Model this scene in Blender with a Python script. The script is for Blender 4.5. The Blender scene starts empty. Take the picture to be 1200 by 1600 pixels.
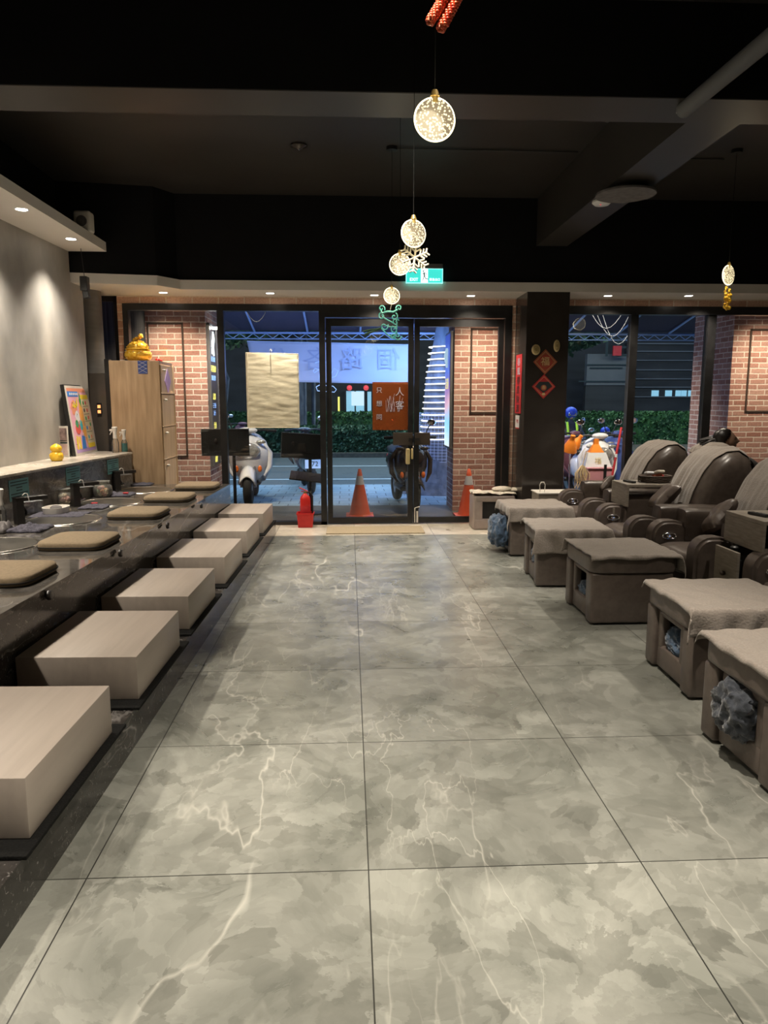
import bpy, bmesh, math, random
from mathutils import Vector, Matrix, noise
random.seed(7)
PI = math.pi
S = bpy.context.scene
COL = S.collection
# ------------------------------------------------------------------ camera
FPX, PITCH, YAW, CAMZ = 1139.0, math.radians(8.735), math.radians(2.733), 1.51
cam_data = bpy.data.cameras.new('camera'); cam = bpy.data.objects.new('camera', cam_data); COL.objects.link(cam)
cam_data.sensor_fit = 'VERTICAL'; cam_data.sensor_height = 36; cam_data.lens = 36 * FPX / 1600
cam_data.clip_start = 0.05; cam_data.clip_end = 300
cam.location = (0, 0, CAMZ); cam.rotation_euler = (PI/2 - PITCH, 0, -YAW)
S.camera = cam
S.view_settings.view_transform = 'Standard'; S.view_settings.look = 'None'
S.view_settings.gamma = 1; S.view_settings.use_curve_mapping = False
S.view_settings.exposure = 1.3
# ------------------------------------------------------------------ world (dusk sky)
w = bpy.data.worlds.new('dusk'); S.world = w; w.use_nodes = True
bg = w.node_tree.nodes['Background']; bg.inputs[0].default_value = (0.10, 0.19, 0.42, 1); bg.inputs[1].default_value = 0.55
# ------------------------------------------------------------------ lights
WARM = (1.0, 0.80, 0.58); NEUT = (1.0, 0.90, 0.76); BLUE = (0.25, 0.45, 1.0)
def spot(loc, target, power, size=70, blend=0.6, color=NEUT, radius=0.04):
    d = bpy.data.lights.new('spot', 'SPOT'); d.energy = power; d.spot_size = math.radians(size); d.spot_blend = blend
    d.color = color; d.shadow_soft_size = radius
    o = bpy.data.objects.new('spot', d); COL.objects.link(o); o.location = loc
    v = Vector(target) - Vector(loc); o.rotation_euler = v.to_track_quat('-Z', 'Y').to_euler(); return o
def area(loc, target, power, sx, sy, color=NEUT):
    d = bpy.data.lights.new('area', 'AREA'); d.energy = power; d.shape = 'RECTANGLE'; d.size = sx; d.size_y = sy; d.color = color
    o = bpy.data.objects.new('area', d); COL.objects.link(o); o.location = loc
    v = Vector(target) - Vector(loc); o.rotation_euler = v.to_track_quat('-Z', 'Y').to_euler(); return o
LEFT_LAMPS_Y = [7.25, 6.18, 5.1, 4.03, 2.95, 1.87]
for y in LEFT_LAMPS_Y:                                   # recessed lamps of the left soffit
    spot((-2.58, y, 2.985), (-2.20, y, 0), 64, 108, 0.9, NEUT)
    spot((-2.60, y, 2.985), (-2.80, y, 1.0), 50, 32, 1.0, WARM, 0.03)
for x, y, p in [(0.1, 1.3, 185), (0.75, 2.9, 190), (-0.3, 0.3, 60)]:      # ceiling track lamps over the aisle
    spot((x, y, 3.6), (x, y + 0.3, 0), p, 62, 0.7, NEUT)
spot((0.2, 3.3, 3.6), (0.25, 5.6, 0), 190, 46, 0.9, NEUT)
for x, y, p in [(2.9, 1.6, 50), (2.9, 3.0, 50), (2.9, 5.2, 75), (2.9, 6.9, 70)]:   # lamps over the chairs
    spot((x, y, 3.6), (x - 0.5, y + 0.2, 0), p, 80, 0.8, NEUT)
for x, y in ((-0.1, 5.45), (1.0, 5.6)):                   # unseen spots added behind the cross beam to brighten the door end
    spot((x, y, 3.66), (x+0.05, 6.75, 0), 105, 58, 0.95, (1.0, 0.92, 0.80))
FRONT_LAMPS = [(-2.0, 8.55), (-0.78, 8.6), (0.33, 8.6), (1.45, 8.6), (3.1, 8.6), (4.2, 8.6)]
for x, y in FRONT_LAMPS:
    spot((x, y, 2.69), (x, y-0.15, 0), 52, 128, 0.9, (1.0, 0.86, 0.68), 0.06)
# outside: porch lamps on the brick columns, added blue lights, cold street light
for x in (-2.3, 1.75, 5.6):
    spot((x, 9.05, 2.95), (x, 9.95, 0.2), 105, 95, 0.9, WARM, 0.08)
area((-0.2, 10.9, 2.3), (0.0, 12.6, 2.0), 15, 3.5, 0.3, (0.26, 0.42, 1.0))  # unseen light added to brighten the banner in blue
area((1.0, 11.3, 2.5), (1.4, 12.2, 1.0), 25, 1.2, 0.3, (0.2, 0.42, 1.0))  # unseen light added to turn the tree trunk blue
area((0, 15, 6.5), (0, 14, 0), 420, 14, 5, (0.42, 0.68, 1.0))
area((3, 21, 7), (3, 24, 0), 700, 25, 3, (0.85, 0.98, 0.85))
spot((3.5, 9.4, 2.9), (3.6, 11.6, 0.6), 160, 100, 0.8, NEUT, 0.08)
spot((-1.2, 9.4, 2.9), (-1.4, 11.2, 0.5), 90, 90, 0.8, NEUT, 0.08)

def ray(px, py):
    F = Vector((math.sin(YAW)*math.cos(PITCH), math.cos(YAW)*math.cos(PITCH), -math.sin(PITCH)))
    R = Vector((math.cos(YAW), -math.sin(YAW), 0)); U = R.cross(F)
    return F + R*(px-600)/FPX - U*(py-800)/FPX
def P(px, py, X=None, Y=None, Z=None):                   # where a sight line of the survey meets a known plane of the room
    d = ray(px, py); t = X/d.x if X is not None else Y/d.y if Y is not None else (Z-CAMZ)/d.z
    return Vector((0, 0, CAMZ)) + d*t

# ------------------------------------------------------------------ materials
def mat(name, col=(0.5, 0.5, 0.5), rough=0.5, metal=0.0, **kw):
    m = bpy.data.materials.new(name); m.use_nodes = True
    b = m.node_tree.nodes['Principled BSDF']
    b.inputs['Base Color'].default_value = (*col, 1); b.inputs['Roughness'].default_value = rough; b.inputs['Metallic'].default_value = metal
    for k, v in kw.items():
        k = {'emit': 'Emission Color', 'es': 'Emission Strength', 'spec': 'Specular IOR Level', 'coat': 'Coat Weight', 'trans': 'Transmission Weight', 'sheen': 'Sheen Weight', 'alpha': 'Alpha'}[k]
        b.inputs[k].default_value = (*v, 1) if isinstance(v, tuple) else v*(0.5 if k == 'Emission Strength' else 1)
    return m
class NT:
    def __init__(s, m): s.t = m.node_tree; s.b = s.t.nodes['Principled BSDF']
    def n(s, kind, **kw):
        nd = s.t.nodes.new(kind)
        for k, v in kw.items():
            if k.startswith('i_'): nd.inputs[k[2:].replace('_', ' ')].default_value = v
            else: setattr(nd, k, v)
        return nd
    def l(s, a, b): s.t.links.new(a, b)
    def ramp(s, src, stops):
        r = s.n('ShaderNodeValToRGB'); e = r.color_ramp.elements
        while len(e) < len(stops): e.new(0.5)
        for i, (p, c) in enumerate(stops):
            e[i].position = p; e[i].color = (*c, 1) if isinstance(c, tuple) else (c, c, c, 1)
        s.l(src, r.inputs[0]); return r.outputs[0]
    def mix(s, f, a, b, mode='MIX'):
        x = s.n('ShaderNodeMix', data_type='RGBA', blend_type=mode)
        for sock, v in ((x.inputs[0], f), (x.inputs[6], a), (x.inputs[7], b)):
            if hasattr(v, 'links'): s.l(v, sock)
            else: sock.default_value = v if not isinstance(v, tuple) else (*v, 1)
        return x.outputs[2]
    def bump(s, h, strength=0.3, dist=0.01):
        bp = s.n('ShaderNodeBump', i_Strength=strength, i_Distance=dist); s.l(h, bp.inputs['Height']); s.l(bp.outputs[0], s.b.inputs['Normal'])
def noisy(name, c1, c2, scale=5, rough=0.6, coord='Object', detail=6, bump=0.0, stretch=(1, 1, 1), metal=0, lo=0.35, hi=0.65, **kw):
    m = mat(name, c1, rough, metal, **kw); t = NT(m)
    tc = t.n('ShaderNodeTexCoord'); mp = t.n('ShaderNodeMapping'); mp.inputs['Scale'].default_value = stretch
    t.l(tc.outputs[coord], mp.inputs[0]); nz = t.n('ShaderNodeTexNoise', i_Scale=scale, i_Detail=detail); t.l(mp.outputs[0], nz.inputs[0])
    t.l(t.ramp(nz.outputs[0], [(lo, c1), (hi, c2)]), t.b.inputs['Base Color'])
    if bump: t.bump(nz.outputs[0], bump)
    return m
def marble(name, base1, base2, vein, rough, scale=1.0, tiles=None, veinw=0.02, veinamt=0.7, spots=0.0):
    m = mat(name, base1, rough); t = NT(m)
    tc = t.n('ShaderNodeTexCoord'); o = tc.outputs['Object']
    n1 = t.n('ShaderNodeTexNoise', i_Scale=2.2*scale, i_Detail=9, i_Roughness=0.62, i_Distortion=0.8); t.l(o, n1.inputs[0])
    off = t.mix(0.35, o, n1.outputs[1], 'ADD')
    v = t.n('ShaderNodeTexVoronoi', i_Scale=8.0*scale); t.l(off, v.inputs[0])
    v2 = t.n('ShaderNodeTexVoronoi', i_Scale=17.0*scale); t.l(off, v2.inputs[0])
    vg = t.ramp(v.outputs['Color'], [(0.0, 0.0), (1.0, 1.0)])
    c = t.mix(t.ramp(n1.outputs[0], [(0.35, 0.0), (0.65, 1.0)]), base1, base2)
    c = t.mix(0.36, c, vg, 'SOFT_LIGHT'); v2g = t.ramp(v2.outputs['Color'], [(0.0, 0.0), (1.0, 1.0)]); c = t.mix(0.20, c, v2g, 'SOFT_LIGHT')
    n4 = t.n('ShaderNodeTexNoise', i_Scale=0.9*scale, i_Detail=3); t.l(o, n4.inputs[0]); c = t.mix(t.ramp(n4.outputs[0], [(0.4, 0.0), (0.65, 0.30)]), c, tuple(x*0.62 for x in base1))
    # veins: thin ridges of noise
    out = c
    for sc, seed, amt in ((0.75*scale, 3.1, veinamt), (1.9*scale, 9.4, veinamt*0.7), (4.2*scale, 5.7, veinamt*0.6)):
        mp = t.n('ShaderNodeMapping'); mp.inputs['Location'].default_value = (seed, seed*2, 0); mp.inputs['Rotation'].default_value = (0, 0, 0.7); mp.inputs['Scale'].default_value = (1, 0.28, 1)
        t.l(o, mp.inputs[0]); nn = t.n('ShaderNodeTexNoise', i_Scale=sc, i_Detail=5, i_Roughness=0.5, i_Distortion=0.25); t.l(mp.outputs[0], nn.inputs[0])
        r = t.ramp(nn.outputs[0], [(0.5-veinw*min(1, 0.25+0.35*sc/scale), 0.0), (0.5, 1.0), (0.5+veinw*min(1, 0.25+0.35*sc/scale), 0.0)])
        n3 = t.n('ShaderNodeTexNoise', i_Scale=1.7*scale, i_Detail=3); t.l(mp.outputs[0], n3.inputs[0])
        gate = t.ramp(n3.outputs[0], [(0.5, 0.0), (0.62, 1.0)])
        f = t.mix(1.0, r, gate, 'MULTIPLY'); f = t.mix(1.0, f, (amt, amt, amt), 'MULTIPLY')
        out = t.mix(f, out, vein)
    if spots:
        vs = t.n('ShaderNodeTexNoise', i_Scale=26*scale, i_Detail=4, i_Distortion=1.5); t.l(o, vs.inputs[0])
        out = t.mix(t.ramp(vs.outputs[0], [(0.62, 0.0), (0.72, spots)]), out, vein)
    if tiles:
        mp = t.n('ShaderNodeMapping'); mp.inputs['Location'].default_value = (-tiles[0], -tiles[1], 0); t.l(o, mp.inputs[0])
        br = t.n('ShaderNodeTexBrick', offset=0.0, squash=1.0); br.inputs['Scale'].default_value = 1; br.inputs['Mortar Size'].default_value = 0.0022
        br.inputs['Brick Width'].default_value = 0.9; br.inputs['Row Height'].default_value = 0.895; br.inputs['Mortar Smooth'].default_value = 0
        br.inputs['Color1'].default_value = (0, 0, 0, 1); br.inputs['Color2'].default_value = (0.35, 0.35, 0.35, 1)
        t.l(mp.outputs[0], br.inputs[0])
        tone = t.mix(1.0, (0.86, 0.86, 0.86), br.outputs[0], 'ADD')
        out = t.mix(1.0, out, tone, 'MULTIPLY')
        out = t.mix(br.outputs['Fac'], out, (0.04, 0.04, 0.035))
    t.l(out, t.b.inputs['Base Color'])
    rr = t.ramp(n1.outputs[0], [(0.2, rough*0.8), (0.8, rough*1.25)]); t.l(rr, t.b.inputs['Roughness'])
    return m
def brick_mat(name, c1, c2, mortar, bw=0.215, bh=0.072, m_=0.008, bump=0.6):
    m = mat(name, c1, 0.85); t = NT(m); tc = t.n('ShaderNodeTexCoord')
    nz = t.n('ShaderNodeTexNoise', i_Scale=9.0, i_Detail=3); t.l(tc.outputs['UV'], nz.inputs[0])
    wob = t.mix(0.012, tc.outputs['UV'], nz.outputs[1], 'ADD')
    br = t.n('ShaderNodeTexBrick', offset=0.5); br.inputs['Scale'].default_value = 1; br.inputs['Brick Width'].default_value = bw; br.inputs['Row Height'].default_value = bh
    br.inputs['Mortar Size'].default_value = m_; br.inputs['Mortar Smooth'].default_value = 0.3; br.inputs['Bias'].default_value = -0.1
    br.inputs['Color1'].default_value = (*c1, 1); br.inputs['Color2'].default_value = (*c2, 1); br.inputs['Mortar'].default_value = (*mortar, 1)
    t.l(wob, br.inputs[0]); n2 = t.n('ShaderNodeTexNoise', i_Scale=45.0, i_Detail=6); t.l(tc.outputs['UV'], n2.inputs[0])
    c = t.mix(0.35, br.outputs[0], t.ramp(n2.outputs[0], [(0.3, 0.25), (0.7, 0.8)]), 'OVERLAY'); t.l(c, t.b.inputs['Base Color'])
    inv = t.n('ShaderNodeMath', operation='SUBTRACT'); inv.inputs[0].default_value = 1; t.l(br.outputs['Fac'], inv.inputs[1]); t.bump(inv.outputs[0], bump, 0.01)
    return m
def glass_mat(name, tint=(1, 1, 1), ior=1.5, rough=0.0, opac=0.0, film=(1, 1, 1)):
    m = bpy.data.materials.new(name); m.use_nodes = True; t = m.node_tree; t.nodes.clear()
    out = t.nodes.new('ShaderNodeOutputMaterial'); tr = t.nodes.new('ShaderNodeBsdfTransparent'); gl = t.nodes.new('ShaderNodeBsdfGlossy'); fr = t.nodes.new('ShaderNodeFresnel'); mx = t.nodes.new('ShaderNodeMixShader')
    tr.inputs[0].default_value = (*tint, 1); gl.inputs['Roughness'].default_value = rough; fr.inputs[0].default_value = ior
    t.links.new(fr.outputs[0], mx.inputs[0]); t.links.new(tr.outputs[0], mx.inputs[1]); t.links.new(gl.outputs[0], mx.inputs[2])
    last = mx
    if opac:
        df = t.nodes.new('ShaderNodeBsdfDiffuse'); df.inputs[0].default_value = (*film, 1); m2 = t.nodes.new('ShaderNodeMixShader'); m2.inputs[0].default_value = opac
        t.links.new(mx.outputs[0], m2.inputs[1]); t.links.new(df.outputs[0], m2.inputs[2]); last = m2
    t.links.new(last.outputs[0], out.inputs[0]); return m
M = {}
M['floor'] = marble('floor_marble', (0.180, 0.184, 0.160), (0.295, 0.296, 0.262), (0.66, 0.64, 0.57), 0.29, 1.0, tiles=(0.053, 3.06), veinw=0.006, veinamt=0.6)
M['floor_cream'] = marble('threshold_marble', (0.50, 0.45, 0.37), (0.62, 0.56, 0.47), (0.75, 0.70, 0.62), 0.3, 1.0, tiles=(0.053, 3.06), veinw=0.01, veinamt=0.3)
M['dark_marble'] = marble('dark_marble', (0.028, 0.025, 0.023), (0.055, 0.050, 0.046), (0.50, 0.47, 0.45), 0.16, 1.6, veinw=0.010, veinamt=0.45, spots=0.5)
M['counter'] = marble('counter_marble', (0.055, 0.050, 0.045), (0.11, 0.10, 0.09), (0.5, 0.46, 0.42), 0.055, 1.6, veinw=0.012, veinamt=0.4, spots=0.3)
M['ledge'] = marble('ledge_stone', (0.42, 0.38, 0.32), (0.58, 0.53, 0.46), (0.75, 0.7, 0.62), 0.25, 1.5, veinw=0.012, veinamt=0.4)
M['concrete'] = noisy('concrete_plaster', (0.30, 0.285, 0.26), (0.50, 0.475, 0.44), 2.6, 0.5, detail=11, bump=0.6, lo=0.3, hi=0.7, stretch=(1, 1, 0.7))
M['black_paint'] = noisy('black_paint', (0.004, 0.004, 0.005), (0.006, 0.006, 0.007), 3, 0.6, spec=0.25)
M['ceiling'] = noisy('ceiling_paint', (0.034, 0.030, 0.028), (0.042, 0.038, 0.035), 2, 0.45, spec=0.3)
M['white_paint'] = noisy('white_paint', (0.78, 0.74, 0.69), (0.80, 0.76, 0.71), 3, 0.6)
M['brick'] = brick_mat('red_brick', (0.38, 0.18, 0.14), (0.56, 0.35, 0.29), (0.78, 0.67, 0.59))
M['brick_small'] = brick_mat('brick_strip', (0.50, 0.30, 0.22), (0.62, 0.42, 0.33), (0.7, 0.6, 0.5), 0.30, 0.09)
M['groove'] = mat('groove_brown', (0.06, 0.035, 0.025), 0.8)
M['frame'] = noisy('window_frame_black', (0.012, 0.012, 0.013), (0.02, 0.02, 0.021), 9, 0.35)
M['glass'] = glass_mat('window_glass', (0.93, 0.95, 0.95), 1.5)
M['clear'] = glass_mat('clear_plastic', (0.93, 0.94, 0.93), 1.35, 0.03, 0.06, (0.8, 0.8, 0.8))
M['jar_glass'] = glass_mat('jar_glass', (0.93, 0.93, 0.90), 1.6, 0.05, 0.10, (0.8, 0.78, 0.72))
M['pillar'] = noisy('pillar_dark', (0.042, 0.035, 0.031), (0.052, 0.044, 0.039), 4, 0.14)
M['steel_col'] = noisy('column_grey', (0.14, 0.135, 0.13), (0.17, 0.165, 0.16), 3, 0.35, stretch=(1, 1, 6))
M['dark_panel'] = noisy('dark_glossy_panel', (0.075, 0.062, 0.052), (0.10, 0.085, 0.072), 2, 0.15)
M['box_wood'] = noisy('pale_laminate', (0.40, 0.34, 0.29), (0.45, 0.385, 0.33), 3, 0.42, stretch=(8, 0.6, 4), bump=0.02)
M['rubber'] = noisy('black_rubber', (0.007, 0.007, 0.007), (0.012, 0.012, 0.011), 120, 0.9, bump=0.4, spec=0.15)
M['cushion'] = noisy('tan_cushion_cloth', (0.20, 0.150, 0.090), (0.25, 0.185, 0.115), 60, 0.9, bump=0.15)
M['piping'] = mat('dark_piping', (0.02, 0.016, 0.012), 0.7)
M['steel'] = noisy('brushed_steel', (0.55, 0.52, 0.47), (0.68, 0.65, 0.60), 6, 0.22, metal=1.0)
M['basin_steel'] = noisy('basin_steel', (0.20, 0.19, 0.17), (0.28, 0.265, 0.24), 6, 0.32, metal=1.0)
M['backsplash'] = marble('backsplash_marble', (0.10, 0.092, 0.085), (0.19, 0.178, 0.165), (0.6, 0.57, 0.53), 0.15, 2.2, veinw=0.015, veinamt=0.55, spots=0.6)
M['chrome'] = mat('chrome', (0.85, 0.85, 0.86), 0.08, 1.0)
M['black_metal'] = noisy('black_metal', (0.02, 0.018, 0.017), (0.035, 0.031, 0.028), 10, 0.28)
M['black_plastic'] = noisy('black_plastic', (0.012, 0.012, 0.012), (0.02, 0.02, 0.02), 10, 0.4)
M['white_plastic'] = noisy('white_plastic', (0.72, 0.68, 0.62), (0.78, 0.74, 0.68), 10, 0.4)
M['teal_liquid'] = mat('teal_liquid', (0.05, 0.42, 0.40), 0.2)
M['teal_paper'] = noisy('teal_notice', (0.09, 0.26, 0.28), (0.11, 0.30, 0.32), 4, 0.35)
M['ink'] = mat('ink', (0.015, 0.03, 0.035), 0.7)
M['towel_dark'] = noisy('dark_lilac_towel', (0.035, 0.033, 0.045), (0.10, 0.095, 0.125), 70, 0.95, bump=0.5)
M['towel'] = noisy('taupe_towel', (0.26, 0.222, 0.190), (0.32, 0.275, 0.238), 90, 0.95, bump=0.35, sheen=0.3)
M['leather'] = noisy('taupe_leather', (0.105, 0.082, 0.069), (0.135, 0.107, 0.091), 22, 0.36, bump=0.12)
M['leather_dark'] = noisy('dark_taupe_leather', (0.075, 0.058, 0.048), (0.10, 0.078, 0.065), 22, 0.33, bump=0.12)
M['blanket'] = noisy('blue_fleece', (0.03, 0.055, 0.10), (0.075, 0.125, 0.20), 30, 1.0, bump=0.8, sheen=0.4)
M['blanket_grey'] = noisy('grey_fleece', (0.028, 0.032, 0.042), (0.075, 0.085, 0.105), 30, 1.0, bump=0.8, sheen=0.4)
M['towel_cream'] = noisy('cream_towel', (0.55, 0.50, 0.42), (0.68, 0.62, 0.54), 40, 0.95, bump=0.5)
M['pink_vinyl'] = noisy('pale_vinyl', (0.36, 0.29, 0.26), (0.41, 0.34, 0.30), 10, 0.4)
M['table_wood'] = noisy('greyed_wood', (0.22, 0.19, 0.155), (0.31, 0.27, 0.225), 5, 0.45, stretch=(2, 2, 14), bump=0.05)
M['wicker'] = noisy('dark_wicker', (0.03, 0.018, 0.012), (0.09, 0.055, 0.035), 60, 0.6, bump=0.8, stretch=(1, 1, 3))
M['wood'] = noisy('oak_wood', (0.36, 0.235, 0.13), (0.50, 0.345, 0.205), 3.2, 0.42, stretch=(7, 7, 0.7), detail=8, bump=0.04)
M['wood_pale_lit'] = noisy('pale_lit_oak', (0.60, 0.44, 0.28), (0.72, 0.54, 0.36), 3, 0.45, stretch=(6, 6, 0.7))  # pale door oak, lightened further with light from the right in the colour
M['gold'] = noisy('yellow_gold', (0.85, 0.45, 0.02), (0.98, 0.66, 0.10), 40, 0.25, metal=0.25)
M['cord_dark'] = mat('cord_dark', (0.01, 0.01, 0.01), 0.9, spec=0.1)
M['gold_dark'] = mat('pale_gold', (0.80, 0.66, 0.34), 0.35, 0.25)
M['yellow'] = noisy('yellow_glaze', (0.85, 0.50, 0.02), (0.95, 0.60, 0.05), 5, 0.25)
M['red'] = noisy('fire_red', (0.55, 0.015, 0.015), (0.65, 0.03, 0.025), 8, 0.35)
M['red_paper'] = noisy('red_paper', (0.50, 0.02, 0.03), (0.58, 0.035, 0.04), 8, 0.6)
M['red_orange'] = mat('red_orange_paper', (0.42, 0.10, 0.05), 0.5)
M['orange'] = noisy('cone_orange', (0.80, 0.10, 0.03), (0.88, 0.14, 0.05), 6, 0.4)
M['orange_lamp'] = mat('orange_enamel', (0.9, 0.26, 0.03), 0.35)
M['white'] = mat('white_gloss', (0.75, 0.75, 0.75), 0.3)
M['reflective'] = mat('white_band', (0.75, 0.75, 0.78), 0.35)
M['canvas'] = noisy('canvas_cloth', (0.68, 0.63, 0.47), (0.78, 0.73, 0.57), 9, 0.9, bump=0.35, stretch=(1, 1, 3))
M['rug'] = noisy('door_mat', (0.36, 0.29, 0.19), (0.46, 0.38, 0.26), 60, 0.95, bump=0.5, stretch=(1, 6, 1))
M['paver'] = brick_mat('pavers', (0.20, 0.27, 0.30), (0.26, 0.33, 0.36), (0.07, 0.09, 0.11), 0.30, 0.30, 0.008, 0.4)
M['porch'] = noisy('porch_tile', (0.10, 0.095, 0.088), (0.14, 0.132, 0.122), 3, 0.3)
M['asphalt'] = noisy('asphalt', (0.045, 0.06, 0.065), (0.06, 0.078, 0.085), 20, 0.8)
M['soil'] = noisy('soil', (0.05, 0.045, 0.035), (0.09, 0.08, 0.065), 12, 0.95)
M['roadline'] = mat('road_paint', (0.5, 0.55, 0.55), 0.6)
M['leaf'] = noisy('hedge_leaf', (0.014, 0.055, 0.016), (0.055, 0.15, 0.04), 3, 0.55)
M['leaf_dark'] = noisy('shrub_leaf', (0.012, 0.045, 0.022), (0.04, 0.10, 0.045), 3, 0.6)
M['bark'] = noisy('bark', (0.06, 0.065, 0.08), (0.13, 0.14, 0.17), 9, 0.9, bump=0.8, stretch=(1, 1, 0.4))
M['awning'] = mat('awning_fabric', (0.045, 0.035, 0.055), 0.8)
M['awning_pipe'] = mat('awning_pipe', (0.32, 0.42, 0.62), 0.4, 0.3)
M['banner'] = noisy('banner_cloth', (0.62, 0.62, 0.68), (0.68, 0.68, 0.74), 1.5, 0.7)
M['banner_text'] = mat('banner_text', (0.50, 0.52, 0.64), 0.7)
M['led'] = mat('led_rope', (1, 1, 1), 0.5, emit=(1.0, 0.93, 0.80), es=3.0)
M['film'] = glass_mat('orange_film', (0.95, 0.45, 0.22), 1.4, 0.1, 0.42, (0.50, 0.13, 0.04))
M['film_white'] = mat('white_decal', (0.65, 0.75, 0.9), 0.5)
M['facade_dark'] = noisy('dark_facade', (0.014, 0.014, 0.015), (0.030, 0.030, 0.032), 0.5, 0.7, stretch=(1, 1, 6))
M['facade_grey'] = noisy('grey_facade', (0.10, 0.105, 0.115), (0.13, 0.135, 0.145), 1, 0.7)
M['lit_window'] = mat('lit_window', (0.3, 0.5, 0.6), 0.4, emit=(0.30, 0.62, 0.80), es=0.55)
M['lit_white'] = mat('lit_white', (0.8, 0.8, 0.8), 0.4, emit=(0.6, 0.85, 1.0), es=0.6)
M['lit_blue'] = mat('lit_blue', (0.3, 0.5, 0.9), 0.4, emit=(0.25, 0.45, 1.0), es=1.0)
M['lit_red'] = mat('lit_red', (0.8, 0.1, 0.1), 0.4, emit=(1.0, 0.08, 0.10), es=0.6)
M['lit_yellow'] = mat('lit_yellow', (0.9, 0.8, 0.2), 0.4, emit=(0.95, 0.85, 0.15), es=0.9)
M['lamp_face'] = mat('lamp_face', (1, 1, 1), 0.5, emit=(1.0, 0.93, 0.80), es=14.0)
M['exit_green'] = mat('exit_green', (0.05, 0.6, 0.5), 0.4, emit=(0.05, 0.72, 0.62), es=0.85)
M['exit_white'] = mat('exit_white', (0.9, 0.9, 0.9), 0.4, emit=(0.85, 1.0, 0.97), es=1.8)
M['exit_edge'] = mat('exit_edge', (0.3, 0.8, 0.7), 0.3, emit=(0.3, 1.0, 0.9), es=1.4)
M['exit_dark'] = mat('exit_dark', (0.02, 0.25, 0.22), 0.5)
M['ring'] = mat('pendant_ring', (1, 1, 0.9), 0.3, emit=(1.0, 0.86, 0.50), es=2.2)
M['brass'] = mat('brass', (0.42, 0.30, 0.11), 0.3, 0.7)
M['teal_glitter'] = noisy('teal_glitter', (0.08, 0.60, 0.58), (0.35, 0.90, 0.86), 60, 0.3)
M['snow'] = noisy('snowflake_glitter', (0.45, 0.42, 0.33), (0.75, 0.70, 0.58), 80, 0.3)
M['red_glitter'] = noisy('red_tinsel', (0.75, 0.05, 0.02), (1.0, 0.25, 0.10), 90, 0.4)
M['skin'] = noisy('skin', (0.50, 0.30, 0.21), (0.55, 0.34, 0.24), 6, 0.5)
M['hair'] = noisy('black_hair', (0.008, 0.006, 0.005), (0.02, 0.015, 0.012), 60, 0.35, stretch=(1, 1, 8))
M['cloth_navy'] = noisy('navy_cloth', (0.02, 0.025, 0.05), (0.035, 0.04, 0.08), 20, 0.9)
M['cloth_grey'] = noisy('grey_cloth', (0.12, 0.11, 0.11), (0.16, 0.15, 0.15), 20, 0.9)
M['hivis'] = mat('hivis_yellow', (0.65, 1.0, 0.05), 0.5, emit=(0.5, 0.9, 0.05), es=0.0)
M['helmet_blue'] = mat('blue_helmet', (0.03, 0.06, 0.45), 0.2)
M['scooter_white'] = mat('scooter_white', (0.72, 0.70, 0.70), 0.22, coat=0.5)
M['scooter_dark'] = mat('scooter_dark', (0.045, 0.038, 0.035), 0.18, coat=0.6)
M['scooter_mauve'] = mat('scooter_mauve', (0.16, 0.06, 0.085), 0.3)
M['scooter_blue'] = mat('scooter_blue', (0.05, 0.08, 0.25), 0.3)
M['tyre'] = mat('tyre', (0.015, 0.014, 0.013), 0.75)
M['lens'] = noisy('headlight_lens', (0.35, 0.33, 0.30), (0.75, 0.72, 0.68), 25, 0.1, metal=0.6)
M['amber'] = mat('amber_lens', (0.8, 0.18, 0.03), 0.2)
M['pink_box'] = noisy('pink_plastic', (0.55, 0.24, 0.27), (0.60, 0.28, 0.31), 5, 0.45)
M['rope'] = noisy('cream_rope', (0.75, 0.55, 0.28), (0.9, 0.7, 0.42), 60, 0.8)
M['menu'] = mat('menu_board', (0.06, 0.045, 0.05), 0.4)
M['silver'] = mat('silver_rim', (0.35, 0.35, 0.36), 0.35, 0.8)
M['plate_txt'] = mat('plate_blue_light', (0.5, 0.65, 0.9), 0.4, emit=(0.35, 0.55, 1.0), es=0.5)
M['curtain'] = noisy('dark_curtain', (0.02, 0.02, 0.023), (0.09, 0.09, 0.10), 7, 0.8, stretch=(9, 9, 0.2))
# speckled acrylic of the disc lamps
def bubble_mat():
    m = mat('bubble_acrylic', (0.05, 0.045, 0.035), 0.15); t = NT(m); tc = t.n('ShaderNodeTexCoord')
    v = t.n('ShaderNodeTexVoronoi', i_Scale=120.0); t.l(tc.outputs['Object'], v.inputs[0])
    r = t.ramp(v.outputs['Distance'], [(0.28, (1.0, 0.86, 0.50)), (0.50, (0.10, 0.075, 0.05))]); t.l(r, t.b.inputs['Emission Color'])
    t.b.inputs['Emission Strength'].default_value = 0.75; return m
M['bubble'] = bubble_mat()
def lightbox_mat():
    m = mat('lightbox_print', (0.3, 0.4, 0.8), 0.3); t = NT(m); tc = t.n('ShaderNodeTexCoord'); sp = t.n('ShaderNodeSeparateXYZ'); t.l(tc.outputs['Generated'], sp.inputs[0])
    nz = t.n('ShaderNodeTexNoise', i_Scale=4.0); t.l(tc.outputs['Generated'], nz.inputs[0])
    ad = t.n('ShaderNodeMath', operation='MULTIPLY_ADD'); t.l(nz.outputs[0], ad.inputs[0]); ad.inputs[1].default_value = 0.25; t.l(sp.outputs[2], ad.inputs[2])
    r = t.ramp(ad.outputs[0], [(0.12, (0.75, 0.85, 1.0)), (0.35, (0.25, 0.65, 0.95)), (0.5, (0.8, 0.45, 0.5)), (0.64, (0.25, 0.12, 0.35)), (0.78, (0.02, 0.04, 0.30))]); t.l(r, t.b.inputs['Emission Color'])
    t.b.inputs['Emission Strength'].default_value = 0.55; return m
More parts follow.
